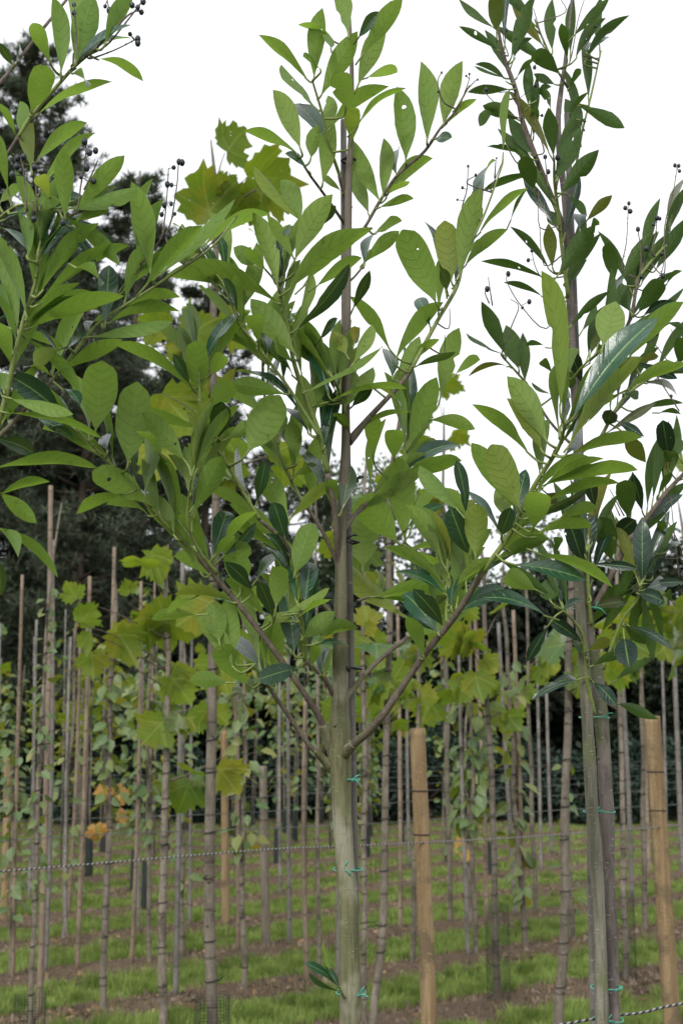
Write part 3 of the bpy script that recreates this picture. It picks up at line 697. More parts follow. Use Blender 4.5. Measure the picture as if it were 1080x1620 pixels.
    for nm, cnt, f0, whorl in fillers:
        if not whorl: cnt = int(cnt * .85 + .5)
        pts, ws, d0, d1, gf = BR[own][nm]; n = len(pts) - 1
        for c in range(cnt):
            f = f0 + (1 - f0) * (c + random.random()) / cnt; i = min(n - 1, int(f * n)); t = f * n - i
            x = pts[i][0] * (1 - t) + pts[i + 1][0] * t; y = pts[i][1] * (1 - t) + pts[i + 1][1] * t
            bdir = math.atan2(pts[i + 1][1] - pts[i][1], pts[i + 1][0] - pts[i][0]) + random.choice((-1, 1)) * random.uniform(.2, .75); bdir += .25 * math.sin(-math.pi / 2 - bdir)
            ln = random.uniform(80, 125) * (1 if own == 'M' else 1.1 if own == 'L' else .95)
            dep = d0 + (d1 - d0) * f
            B0 = P(x, y, dep); bx, by = x + math.cos(bdir) * 14, y + math.sin(bdir) * 14
            B = P(bx, by, dep + .02); T = P(bx + math.cos(bdir) * ln, by + math.sin(bdir) * ln, dep + random.uniform(.04, .14))
            fol, = lv[nm]
            laurel_leaf(fol, B, T, random.uniform(14, 32 if own != 'R' else 22) / FPX * dep, random.choice('uuut'), random.random(), random.uniform(.25, .6) if random.random() < .05 else 0, Wtyp={'M': .29, 'L': .26, 'R': .155}[own])
            fol.mi = 1; fol.tube([B0, B, B + (T - B) * .05], [.0018, .0016, .001], 6, smooth=3); fol.mi = 0
    for nm, (fol,) in lv.items():
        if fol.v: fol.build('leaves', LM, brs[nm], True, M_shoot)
    laurels[own + 'b'] = brs

# sprout low on the middle trunk
mb = MB(); d = 2.10
for bx, by, tx, ty, ww, sd_ in ((537, 1562, 483, 1522, 13, 't'), (536, 1556, 506, 1486, 5, 'u'), (538, 1566, 515, 1530, 9, 't'), (536, 1568, 488, 1540, 9, 't')):
    laurel_leaf(mb, P(bx, by, d), P(tx, ty, d - .02), ww / FPX * d, sd_, random.random())
so_ = MB(); so_.tube([P(546, 1580, 2.14), P(540, 1570, 2.11), P(537, 1560, d)], [.003, .002, .0015], 6)
o = so_.build('sprout', M_shoot, laurels['M']); mb.build('leaves', M_main, o)

# ties round the laurel trunks
def tie(root, x, y, dep, wpx, mat, tails=1, slant=0, name='tie', rr=.0013):
    mb = MB(); c = P(x, y, dep); rx = wpx / 2 / FPX * dep + .001; pts = []
    for k in range(25):
        a = 2 * math.pi * k / 24; pts.append(c + Vector((math.cos(a) * rx, math.sin(a) * rx * .95, math.cos(a) * slant + .001 * math.sin(3 * a))))
    mb.tube(pts, [rr] * 25, 6, smooth=0)
    for t in range(tails):
        kx = random.choice((-.3, .5, .8)); k0 = c + Vector((kx * rx, -rx * .9, 0)); mb.ball(k0, rr * 2.2, 1, 7, 5)
        e = k0 + Vector((random.uniform(.008, .02), -.004, random.uniform(-.014, .012)))
        mb.tube([k0, (k0 + e) / 2 + Vector((0, -.004, .004)), e], [rr, rr, rr * .8], 6, smooth=2)
        e = k0 + Vector((random.uniform(.002, .012), -.004, random.uniform(-.006, .018)))
        mb.tube([k0, (k0 + e) / 2 + Vector((0, -.003, .002)), e], [rr, rr, rr * .8], 6, smooth=2)
    return mb.build(name, mat, root)
RT = laurels['M']
for x, y, ww in ((547, 1233, 41), (550, 1375, 42), (555, 1570, 42)): tie(RT, x, y, 2.16, ww, M_tie)
for x, y, ww in ((550, 1058, 42), (551, 858, 32), (553, 762, 24), (551, 254, 22)): tie(RT, x, y, 2.17, ww, M_btie, 1, rr=.0022)
for x, y, ww in ((939, 1135, 45), (947, 1284, 47), (958, 1562, 44), (961, 1613, 44), (927, 963, 40)): tie(laurels['R'], x, y, 2.525, ww, M_tie)

# canes the laurels are bound to
def cane(name, pts, ws, dep, mat, label, cat='cane', group=None, ground_=True):
    p = [P(x, y, dep) for x, y in pts]; r = [ww / 2 / FPX * dep for ww in ws]
    if ground_: g = p[0] + (p[0] - p[-1]).normalized() * ((p[0].z + .05) / max(.2, (p[-1] - p[0]).normalized().z)); p = [g] + p; r = [r[0]] + r
    mb = MB(); o_ = p[0].copy(); o_.z = 0
    mb.tube([q - o_ for q in p], r, 10, jit=.05, smooth=3)
    o = mb.build(name, mat); o.location = o_
    return tag(o, label, cat, group)
cane('support_cane', [(563, 1640), (560, 1400), (553, 1000), (546, 560), (543, 190)], (14, 14, 14, 12, 10), 2.185, M_caneg, 'grey-green support cane bound close behind the trunk of the middle laurel')
cane('support_cane', [(940, 1640), (930, 1100), (912, 600), (896, 180)], (13, 13, 12, 10), 2.59, M_caneg, 'grey support cane rising behind the twin trunks of the right laurel')

# berries and flower stalks
def berries(own, branch, dep, stalks, bs, r=.0042):
    par = laurels[own]; st_objs = []
    for st in stalks:
        mb = MB(); st = list(st)
        others = [q for o in stalks if o is not st and o != st for q in o]
        if not any(math.hypot(st[0][0] - x, st[0][1] - y) < 9 for x, y in others):
            nb = nearest(own, st[0][0], st[0][1], 0, 0); pp = [P(x, y, dep) for x, y in st]
            if 3 < nb[0] < 110: pp = [P(nb[4], nb[5], nb[3])] + pp
        else: pp = [P(x, y, dep) for x, y in st]
        mb.tube(pp, [.0016 - .0008 * i / (len(pp) - 1) for i in range(len(pp))], 6, smooth=4, jit=.3)
        if len(bs) > 6 and len(st) > 2:                      # rough scars left by fallen fruit
            for _ in range(6):
                k = random.randrange(len(pp) - 1); mb.ball(pp[k].lerp(pp[k + 1], random.random()), .0016, 1, 6, 4)
        st_objs.append((mb.build('berry_stalk', M_twig, par), pp))
    for x, y in bs:
        c = P(x, y, dep + random.uniform(-.006, .006)); m2 = MB(); rr = r * random.uniform(.68, 1.12)
        ob, q = min(((o, a.lerp(b, t)) for o, pp in st_objs for a, b in zip(pp[:-1], pp[1:]) for t in (0, .5, 1)), key=lambda v: (v[1] - c).length)
        m2.ball(c, rr, random.uniform(1.05, 1.35), 9, 7)
        if (q - c).length > rr * .5: m2.tube([q, c], [.0007, .0007], 5, smooth=0)
        m2.build('berry', M_berry, ob)
T3 = lambda ox, oy, l: [(ox + a / 3, oy + b / 3) for a, b in l]
berries('L', 'LB', 1.72, [T3(0, 0, [(400, 270), (500, 220), (580, 130), (650, 40), (680, 0)]), T3(0, 0, [(430, 278), (540, 240), (640, 190)]), T3(0, 0, [(590, 90), (630, 60), (660, 50)]), T3(0, 0, [(640, 190), (620, 165)]), T3(0, 0, [(370, 280), (360, 120), (352, 20)]), T3(0, 0, [(480, 200), (520, 100), (510, 0)])],
        T3(0, 0, [(352, 22), (352, 62), (500, 30), (520, 50), (628, 25), (655, 35), (680, 8), (672, 58), (618, 162), (655, 185), (655, 205)]))
berries('L', 'LD', 1.68, [T3(0, 0, [(130, 1000), (120, 880), (110, 790), (95, 740)]), T3(0, 0, [(180, 1000), (170, 850), (165, 790)]), T3(0, 0, [(360, 1010), (385, 880), (410, 720), (400, 670)]), T3(0, 0, [(400, 900), (440, 820), (465, 760)]), T3(0, 0, [(150, 960), (160, 1020)])],
        T3(0, 0, [(85, 752), (115, 745), (60, 828), (100, 812), (82, 790), (165, 795), (402, 672), (425, 725), (455, 715), (412, 795), (385, 840), (445, 860), (160, 1010), (162, 1040), (300, 1055)]), .0045)
berries('L', 'LE', 1.88, [T3(0, 0, [(760, 1140), (780, 1060), (795, 900), (800, 800)]), T3(0, 0, [(790, 1140), (815, 1040), (840, 880), (847, 780)])] + [T3(0, 360, [(820, 220), (940, 130), (1050, 30), (1100, -20), (1130, -60)]), T3(0, 360, [(950, 120), (943, 75)])],
        T3(0, 0, [(850, 768), (825, 795), (795, 875), (815, 878), (780, 973), (768, 1018), (830, 1015), (813, 968), (865, 772)]) + T3(0, 360, [(943, 70), (792, 35)]))
berries('M', 'F', 2.22, [[(731, 335), (738, 300), (740, 265)], [(776, 300), (786, 275), (796, 252)], [(782, 282), (784, 252)], [(738, 290), (752, 278)], [(709, 520), (711, 488)], [(700, 560), (703, 530)]], [(740, 263), (785, 250), (752, 277), (731, 297), (723, 316)], .0026)
berries('M', 'G', 2.1, [[(722, 180), (735, 145), (742, 125)], [(735, 145), (752, 127)], [(700, 160), (692, 130), (698, 115)]], [(742, 117), (755, 126), (737, 120), (698, 115), (693, 145)], .0024)
berries('R', 'RA', 2.47, [T3(720, 0, [(250, 260), (225, 180), (240, 145)]), T3(720, 0, [(300, 560), (220, 520), (130, 430)]), T3(720, 0, [(300, 780), (240, 680), (225, 625)]), T3(720, 0, [(330, 500), (270, 440), (205, 440)]), T3(720, 0, [(420, 210), (390, 110), (370, 40)])], T3(720, 0, [(240, 143), (380, 405), (410, 548), (375, 320), (148, 425)]))
berries('R', 'RC', 2.4, [T3(720, 0, [(440, 900), (430, 800), (425, 750)]), T3(720, 0, [(480, 900), (480, 800), (485, 750)]), T3(720, 0, [(400, 1080), (395, 900)]), T3(720, 0, [(420, 720), (390, 620), (375, 570)])], T3(720, 0, [(425, 745), (485, 748), (440, 815)]), .0055)
berries('R', 'RK', 2.55, [T3(720, 0, [(600, 260), (640, 180), (660, 125)]), T3(720, 0, [(540, 300), (580, 100), (610, 0)]), T3(720, 0, [(520, 60), (500, 0)])], T3(720, 0, [(665, 125), (630, 85)]))
berries('R', 'RE', 2.58, [T3(720, 0, [(990, 1300), (990, 1080), (1030, 920), (1050, 800)]), T3(720, 0, [(790, 1280), (810, 1150), (818, 1000)]), T3(720, 0, [(930, 1200), (950, 1100), (955, 1040)]), T3(720, 360, [(860, 300), (880, 150), (865, 8)]), T3(720, 360, [(940, 300), (985, 180), (975, 130)])],
        T3(720, 0, [(1040, 785), (1058, 787), (1062, 812), (822, 965), (805, 987), (828, 1003), (955, 1035), (938, 1065), (968, 1038)]) + T3(720, 360, [(865, 8), (905, 100), (980, 125), (985, 230), (880, 235)]), .0052)
berries('R', 'RH', 2.5, [T3(720, 360, [(430, 480), (310, 370), (245, 260), (248, 225)]), T3(720, 360, [(175, 370), (155, 235)]), T3(720, 360, [(160, 360), (140, 310), (150, 292)]), T3(720, 360, [(265, 470), (300, 375), (260, 340)]), T3(720, 360, [(420, 240), (380, 190), (362, 115)]), T3(720, 360, [(420, 180), (400, 0)])],
        T3(720, 360, [(250, 220), (345, 155), (362, 110), (150, 292), (350, 352), (317, 380)]), .0048)
berries('R', 'RM', 2.62, [T3(720, 360, [(1010, 640), (950, 560), (915, 515)]), T3(720, 360, [(1060, 870), (1030, 820)]), T3(720, 360, [(1060, 560), (1020, 480)])], T3(720, 360, [(955, 508), (910, 540), (1022, 800)]))
berries('R', 'RD', 2.58, [T3(720, 720, [(1060, 580), (1040, 400), (1020, 200)]), T3(720, 720, [(1075, 480), (1010, 320), (985, 250)]), T3(720, 720, [(1060, 570), (1010, 500)]), T3(720, 720, [(780, 290), (740, 200)]), T3(720, 720, [(800, 290), (730, 160)])], [], .004)

# ---------------------------------------------------------------- nursery rows: wires, stakes, canes, saplings
WIRE_H = 1.205
def on_row(k, t): p = N * (ROW0 + ROWS * k) + U * t; return Vector((p.x, p.y, 0))
wl = ['black and white twisted wire strung through the nearest row of saplings', 'twisted wire running just behind the nearest wire, second row',
      'thin twisted wire of the third sapling row', 'thin twisted wire of the fourth sapling row', 'faint wire of the fifth sapling row',
      'faint wire along the sixth sapling row', 'faint far wire in front of the blue-green shrubs', 'farthest wire close to the dark shrubs']
for k in range(8):
    a, b = -4 - k * 1.6, 7 + k * 2.2; mb = MB(); pts = []; n = 44
    for i in range(n + 1):
        t = a + (b - a) * i / n; p = on_row(k, t); p.z = WIRE_H - .018 * math.sin(math.pi * ((t % 3.2) / 3.2)) + .01 * math.sin(t * .7 + k); pts.append(p - N * .035)
    mb.tube(pts, [.0034 if k == 0 else .0026] * len(pts), 6, smooth=2)
    o = mb.build('wire', M_wire if k == 0 else M_wire2); tag(o, wl[k], 'wire')
# wire of the laurels' own row, seen low on the right
mb = MB(); a_, b_ = P(880, 1622, 2.45), P(1130, 1578, 2.75); dd_ = (b_ - a_)
mb.tube([a_ - dd_ * 3, a_, (a_ + b_) / 2 - Vector((0, 0, .004)), b_, b_ + dd_ * 3], [.0026] * 5, 6, smooth=14)
tag(mb.build('wire', M_wire), 'twisted wire passing low on the right beside the twin trunks', 'wire')

def upright(x1, y1, x0, y0, k):
    """top and foot of a straight upright seen through these pixels, standing in row k"""
    t = row_point(x1, y1, k); q = row_point(x0, y0, k); d = (q - t)
    foot = t + d * ((t.z + .03) / max(1e-3, -d.z)); return t, foot
def row_of(x, y):
    g = G(x, y); return (g.dot(N) - ROW0) / ROWS
ORD = 'leftmost second third fourth fifth sixth seventh eighth ninth tenth eleventh twelfth thirteenth fourteenth fifteenth sixteenth seventeenth eighteenth nineteenth twentieth twenty-first twenty-second twenty-third twenty-fourth twenty-fifth twenty-sixth twenty-seventh twenty-eighth twenty-ninth thirtieth thirty-first thirty-second thirty-third thirty-fourth thirty-fifth'.split()

# wooden stakes
def stake(x1, y1, x0, y0, wpx, k, mat, label):
    t, f = upright(x1, y1, x0, y0, k); dep = (t.y + f.y) / 2; r = wpx / 2 / FPX * dep
    mb = MB(); o_ = Vector((f.x, f.y, 0)); ax = (t - f)
    mb.tube([f - o_, f + ax * .3 - o_, f + ax * .7 - o_, f + ax * .992 - o_, t - o_], [r * 1.02, r, r * .98, r * .97, r * .86], 16, jit=.05, smooth=4)
    rt = thing('wooden_stake', o_, label, 'stake'); o = mb.build('post', mat); o.parent = rt
    for fr in (.72, .84):
        c = f + ax * fr; m2 = MB(); pts = [c - o_ + Vector((math.cos(2 * math.pi * i / 16) * r * 1.03, math.sin(2 * math.pi * i / 16) * r * 1.03, 0)) for i in range(17)]
        m2.tube(pts, [.003] * 17, 5, smooth=0); q = m2.build('wire_loop', M_btie); q.parent = rt
stake(660, 1160, 679, 1620, 25, 0, M_post, 'thick orange-brown round stake just right of the middle laurel')
stake(1031, 1140, 1062, 1618, 26, 0, M_post, 'thick orange-brown round stake near the right edge, behind the twin trunks')
stake(416, 1216, 421, 1500, 13, 3, M_postg, 'grey weathered stake standing left of the middle laurel')
stake(355, 1160, 357, 1460, 12, 4, M_post, 'slim tan stake standing behind the thick pale sapling')
stake(13, 1203, 7, 1434, 11, 5, M_post, 'brown stake at the far left edge of the rows')

# free canes
CANES = [(33, 910, 18, 1540, 6, 0), (3, 985, -6, 1500, 4, 1), (76, 770, 56, 1640, 9, 0), (86, 853, 74, 1560, 7, 1), (55, 1008, 46, 1440, 5, 1), (61, 980, 58, 1480, 5, 1),
 (111, 1008, 103, 1480, 5, 1), (140, 912, 120, 1530, 7, 0), (128, 1020, 108, 1470, 6, 0), (185, 865, 172, 1500, 7, 0), (221, 920, 206, 1520, 6, 0), (229, 985, 220, 1460, 5, 1),
 (295, 880, 284, 1585, 8, 1), (300, 925, 296, 1470, 5, 1), (370, 1010, 378, 1500, 6, 0), (440, 1060, 441, 1430, 5, 1), (457, 1040, 459, 1495, 6, 1), (478, 1100, 481, 1560, 7, 0), (532, 1150, 531, 1560, 9, 1),
 (625, 960, 629, 1480, 6, 0), (642, 1000, 645, 1380, 5, 1), (722, 985, 738, 1510, 6, 1), (755, 960, 775, 1450, 7, 0), (790, 985, 818, 1450, 7, 1), (815, 965, 833, 1500, 7, 0), (850, 1020, 857, 1370, 5, 1), (862, 990, 872, 1365, 5, 1),
 (978, 950, 1003, 1450, 7, 1), (1010, 960, 1030, 1400, 6, 0), (1064, 950, 1082, 1400, 8, 1), (1043, 985, 1052, 1390, 5, 1), (950, 985, 962, 1400, 6, 0)]
CANES.sort(key=lambda c: c[0])
for i, (x1, y1, x0, y0, ww, gr) in enumerate(CANES):
    k = max(0, row_of(x0, y0)); k = round(k)
    t, f = upright(x1, y1, x0, y0, k); off = N * random.uniform(-.05, .05); t = t + off; f = f + off; o_ = Vector((f.x, f.y, 0)); r = ww / 2 / FPX * t.y
    mb = MB(); n = 9
    bend = Vector((random.uniform(-.02, .02), random.uniform(-.02, .02), 0))
    mb.tube([f.lerp(t, q / n) - o_ + bend * math.sin(math.pi * q / n) for q in range(n + 1)], [r * (1.12 - .3 * q / n) for q in range(n + 1)], 8, jit=.06, smooth=2)
    o = mb.build('bamboo_cane', M_caneg if gr else M_cane); o.location = o_
    col = 'greyish' if gr else 'tan'
    tag(o, f'slim {col} bare cane tip, {ORD[i]} of the tall canes counted from the left', 'cane', 'canes standing in the sapling rows')

def guard(root, foot, h, r, dense=1):
    mb = MB(); loc = wloc(root); f = Vector((foot.x, foot.y, 0)) - loc
    for i in range(int(h / .014)):
        z = .02 + i * .014; pts = [f + Vector((math.cos(a) * r, math.sin(a) * r, z)) for a in [2 * math.pi * q / 10 for q in range(11)]]
        mb.tube(pts, [.0009] * 11, 3, cap=False, smooth=0)
    for q in range(26):
        a = 2 * math.pi * q / 26; mb.tube([f + Vector((math.cos(a) * r, math.sin(a) * r, .01)), f + Vector((math.cos(a) * r, math.sin(a) * r, h))], [.0009] * 2, 3, cap=False, smooth=0)
    o = mb.build('mesh_guard', M_guard); o.parent = root; return o

# near saplings: (top x, top y, foot x, foot y or None, row, width px, kind, leaf range y0, y1, spread px, leaf px, count, guard, label)
SAP = [
 (341, 330, 333, 1625, 0, 17, 'plane', 190, 1130, 95, 92, 30, 1, 'thick pale sapling left of the middle laurel, its lobed leaves reaching the sky'),
 (265, 960, 257, 1612, 1, 13, 'plane', 860, 1230, 95, 78, 17, 0, 'brown sapling with drooping lobed leaves, left of the thick pale sapling'),
 (180, 960, 166, 1600, 2, 10, 'lime', 1000, 1290, 17, 20, 44, 0, 'brown sapling hung with one orange leaf among dull green ones'),
 (236, 1040, 236, 1530, 3, 7, 'lime', 1080, 1330, 18, 19, 30, 0, 'slim sapling with small yellow-green leaves left of the drooping lobed-leaf sapling'),
 (120, 1000, 100, 1500, 3, 7, 'lime', 1180, 1420, 20, 17, 20, 0, 'slim sapling with pinkish-brown autumn leaves near the left canes'),
 (82, 900, 48, 1620, 1, 8, 'lime', 940, 1420, 14, 15, 60, 1, 'dark thin-stemmed sapling climbing the tallest left cane, small creeping leaves'),
 (30, 1130, 18, 1535, 3, 6, 'lime', 1180, 1450, 18, 19, 34, 0, 'leafy sapling nearest the left edge'),
 (290, 1040, 288, 1500, 3, 10, 'lime', 1180, 1400, 14, 18, 14, 0, 'grey sapling with a few withered leaves beside the thick pale sapling'),
 (385, 1010, 384, 1570, 2, 8, 'lime', 1060, 1360, 24, 20, 50, 0, 'slim sapling with yellowing leaf column just right of the thick pale sapling'),
 (499, 820, 505, 1545, 2, 6, 'plane', 780, 1110, 85, 62, 16, 0, 'slim sapling half hidden at the left side of the middle trunk'),
 (628, 640, 595, 1625, 0, 12, 'plane', 590, 1120, 75, 78, 24, 0, 'curved sapling right of the middle trunk, lobed leaves behind the laurel arm'),
 (576, 760, 576, 1600, 1, 8, 'plane', 780, 1130, 90, 70, 17, 0, 'dark thin sapling hugging the right side of the middle trunk'),
 (668, 880, 652, 1540, 2, 7, 'plane', 830, 1180, 80, 64, 15, 0, 'slim sapling showing behind the left thick stake with lobed leaves above'),
 (762, 900, 789, 1600, 1, 10, 'plane', 900, 1160, 60, 62, 12, 1, 'dark sapling with dark net round its foot, middle right'),
 (741, 1000, 752, 1520, 3, 7, 'lime', 1100, 1310, 24, 24, 50, 0, 'sapling with dense dull green column of leaves right of the left thick stake'),
 (735, 1150, 745, 1450, 4, 6, 'lime', 1180, 1350, 24, 20, 26, 0, 'thin sapling carrying one bright yellow leaf'),
 (795, 940, 830, 1500, 3, 9, 'lime', 1050, 1420, 22, 22, 40, 0, 'leaning sapling with pinkish and yellow-green leaves right of the netted one'),
 (905, 880, 885, 1618, 0, 15, 'plane', 880, 1060, 70, 80, 10, 0, 'stout ringed sapling just left of the twin-trunked laurel'),
 (893, 1150, 905, 1492, 3, 7, 'lime', 1200, 1450, 16, 15, 14, 0, 'pale thin sapling between the stout ringed sapling and the twin trunks'),
 (975, 900, 990, 1575, 1, 9, 'plane', 870, 1120, 70, 66, 14, 1, 'brown sapling with dark net round its foot, right of the twin trunks'),
 (1010, 880, 1020, 1470, 2, 8, 'plane', 700, 1120, 75, 62, 18, 0, 'sapling with broad lobed leaves between twin trunks and the right stake'),
 (1085, 860, 1100, 1560, 0, 11, 'plane', 720, 1130, 80, 80, 14, 0, 'sapling at the right edge showing mainly its lobed leaves'),
 (700, 700, 712, 1480, 2, 7, 'plane', 610, 1060, 60, 58, 16, 0, 'tall thin sapling with lobed leaves against the sky above the laurel arm'),
 (830, 930, 846, 1470, 3, 7, 'plane', 900, 1120, 60, 48, 14, 0, 'sapling with lobed leaves below the sprays of the right laurel arm'),
]
HANDP = {0: [(358, 240, 405, 180, 74), (327, 348, 308, 262, 100), (372, 292, 470, 302, 100), (372, 300, 395, 350, 66), (352, 300, 385, 265, 50), (290, 535, 365, 488, 74), (262, 620, 330, 705, 95), (345, 590, 300, 640, 80), (352, 500, 420, 560, 80), (258, 700, 245, 770, 70), (330, 1120, 300, 1170, 46)],
         1: [(235, 895, 170, 868, 74), (245, 870, 268, 935, 78), (262, 985, 200, 975, 88), (250, 985, 318, 1000, 96), (122, 948, 104, 915, 44), (126, 985, 152, 960, 54), (130, 1000, 140, 1040, 50), (183, 1000, 215, 1040, 74), (150, 1030, 150, 1082, 58), (258, 1140, 205, 1195, 72), (262, 1070, 308, 1130, 74), (270, 1050, 282, 1110, 60), (200, 940, 190, 912, 34)],
         10: [(640, 655, 720, 640, 60), (640, 700, 715, 715, 66), (612, 745, 650, 760, 66), (645, 1100, 700, 1110, 46), (622, 1140, 655, 1160, 36)],
         13: [(742, 1065, 750, 1112, 60), (800, 950, 770, 975, 58), (735, 1015, 690, 1030, 50)],
         21: [(1065, 735, 1020, 760, 60), (1075, 960, 1030, 990, 66), (1085, 1040, 1040, 1075, 66)],
         22: [(690, 610, 735, 625, 50), (705, 690, 735, 700, 50)]}
def sapling(i, rec):
    x1, y1, x0, y0, k, ww, kind, la, lb, spread, lpx, cnt, grd, label = rec
    kk = round(max(0, row_of(x0, y0))) if y0 < 1600 else k
    t, f = upright(x1, y1, x0, y0, kk); o_ = Vector((f.x, f.y, 0)); dep = (t.y + f.y) / 2; r = ww / 2 / FPX * dep
    root = thing('plane_sapling' if kind == 'plane' else 'lime_sapling', o_, label, 'young tree', 'saplings standing in rows')
    n = 9; amp = .03 if i == 10 else .014
    pts = [f.lerp(t, q / n) + Vector((noise.noise(Vector((q * .6, i * 3.1, 0))), noise.noise(Vector((q * .6, i * 3.1, 9))), 0)) * amp * 2 for q in range(n + 1)]
    rad = [r * (1.12 - .5 * q / n) for q in range(n + 1)]
    top = pts[-1] + Vector((random.uniform(-.05, .05), 0, .35)); pts.append(top); rad.append(.003)
    mb = MB(); mb.tube(pts, rad, 10, jit=.12, smooth=3)
    for _ in range(12):
        q = random.randrange(1, n - 1); c = pts[q].lerp(pts[q + 1], random.random()); a = random.uniform(-math.pi, 0)
        mb.ball(c + Vector((math.cos(a), math.sin(a), 0)) * rad[q] * .85, rad[q] * .35, 1, 6, 4)
    mb.build('trunk', M_sap, root)
    tt = int((f - t).length / .22) if ww >= 8 else 0
    for q in range(1, tt):
        fr = (q + random.uniform(-.25, .25)) / tt; c = f.lerp(t, fr); rr = r * (1.12 - .5 * fr) + .004; j = min(n - 1, int(fr * n)); c = pts[j].lerp(pts[j + 1], fr * n - j)
        m2 = MB(); m2.tube([c + Vector((math.cos(a) * rr, math.sin(a) * rr, .004 * math.cos(a))) for a in [2 * math.pi * z / 10 for z in range(11)]] , [.0028] * 11, 4, smooth=0)
        if random.random() < .5: a0 = c + Vector((rr * random.choice((-1, 1)), -rr * .4, 0)); m2.tube([a0, a0 + Vector((random.uniform(-.05, .05), -.02, random.uniform(-.03, .03)))], [.0024, .002], 4, smooth=0)
        m2.build('tie', M_btie, root)
    fol = MB()
    def at_trunk(y):     # 3D point of the trunk seen at pixel height y
        best = min(((abs((CY - y) / FPX - ((p.z - CAM_H) * cP - p.y * sP) / (p.y * cP + (p.z - CAM_H) * sP)), p) for a, b in zip(pts[:-1], pts[1:]) for p in (a.lerp(b, z / 6) for z in range(7))), key=lambda v: v[0])
        return best[1]
    if kind == 'plane':
        leaves = []; cnt = int(cnt * .72)
        ntw = max(2, cnt // 4)
        for q in range(ntw):
            y = la + 50 + (lb - la - 50) * (q + random.random()) / ntw; b = at_trunk(y + 60); s_ = random.choice((-1, 1))
            L = random.uniform(.5, 1.0) * spread / FPX * dep
            e = b + Vector((s_ * L, random.uniform(-.4, .4) * L, random.uniform(.1, .8) * L)); m_ = b.lerp(e, .5) - Vector((0, 0, .05 * L))
            tw = MB(); tw.tube([b, m_, e], [.006, .0045, .0025], 5, smooth=3); tw.build('twig', M_twig, root)
            for z in range(cnt // ntw + 1):
                fr = .35 + .65 * z / (cnt // ntw + .01); c = b.lerp(e, fr)
                ln = lpx / FPX * dep * random.uniform(.35, .75)
                d = Vector((random.uniform(-1, 1), random.uniform(-.8, .6), random.uniform(-1, .35)))
                leaves.append((c, c + d.normalized() * random.uniform(.03, .09), d, ln * random.choice((.7, 1, 1, 1.15)), random.choice((0, 0, .1, .3, .55)) * random.random()))
        for hx0, hy0, hx1, hy1, hs in HANDP.get(i, []):
            a = row_point(hx0, hy0, kk); b = row_point(hx1, hy1, kk); sh = N * random.uniform(-.12, .05)
            d = (b - a); tb = at_trunk(min(hy0 + 60, 1400)); 
            if (tb - a).length < .8: tw = MB(); tw.tube([tb, tb.lerp(a, .5) + Vector((0, 0, .02)), a + sh], [.005, .003, .0018], 5, smooth=3); tw.build('twig', M_twig, root)
            leaves.append((a + sh, a + sh, d + Vector((0, random.uniform(-.3, .3) * d.length, 0)), hs * .80 / FPX * (1.12 if i == 0 else .95) * a.y, random.random() * .12))
        n_hand = len(HANDP.get(i, [])); k_first = len(leaves) - n_hand
        for li, (c, b, d, ln, kd) in enumerate(leaves):
            if (b - c).length > .01: fol.mi = 1; fol.tube([c, b], [.0016, .0012], 4, smooth=0); fol.mi = 0
            view = (b - CAMP).normalized(); nn = view * random.choice((1, 1, 1, -1)) + Vector((random.gauss(0, .4), random.gauss(0, .2), abs(random.gauss(.35, .4))))
            if li >= k_first: nn = view + Vector((random.gauss(0, .5), 0, random.uniform(-.2, .9)))
            plane_leaf(fol, b, d, nn, ln, random.random(), kd)
    else:
        cnt = int(cnt * 1.4); lpx *= 1.12
        for q in range(cnt):
            y = la + (lb - la) * (q + random.random()) / cnt; b = at_trunk(y); a = random.uniform(-math.pi, math.pi)
            L = spread / FPX * dep * random.uniform(.2, 1); e = b + Vector((math.cos(a) * L, math.sin(a) * L, random.uniform(.0, .04)))
            fol.mi = 1; fol.tube([b, e], [.0022, .0015], 4, smooth=0); fol.mi = 0
            d = Vector((math.cos(a) * .7 + random.gauss(0, .3), math.sin(a) * .6, random.uniform(-1, .0)))
            nn = Vector((random.gauss(0, .5), -random.uniform(0, .8), random.uniform(.2, 1)))
            autumn = {2: .16, 4: .5, 15: .3, 16: .28, 7: .35, 8: .25}.get(i, .1)
            kd = random.uniform(.5, 1) if random.random() < autumn else random.random() * .4
            ln = lpx / FPX * dep * random.uniform(.75, 1.25)
            oval_leaf(fol, e, d, nn, ln, ln * .72, random.random(), kd)
    fol.build('leaves', M_plane if kind == 'plane' else M_small, root, True, M_twig)
    if grd: guard(root, f, .62 if i != 5 else .45, .075)
    return root, kk
for i, rec in enumerate(SAP):
    random.seed(100 + i); rt, kk = sapling(i, rec)
    if i in (2, 15):           # single coloured autumn leaves the photo shows
        fol = MB()
        for x0, y0, x1, y1, s_ in ([(166, 1244, 166, 1272, 26), (182, 1256, 210, 1254, 20), (186, 1290, 208, 1290, 16), (152, 1305, 158, 1335, 26)] if i == 2 else [(742, 1342, 716, 1344, 19)]):
            a = row_point(x0, y0, kk); b = row_point(x1, y1, kk); plane_leaf(fol, a, b - a, Vector((.3, -1, .5)), (b - a).length * .9, random.random(), .5)
        fol.build('leaves', M_gold, rt)

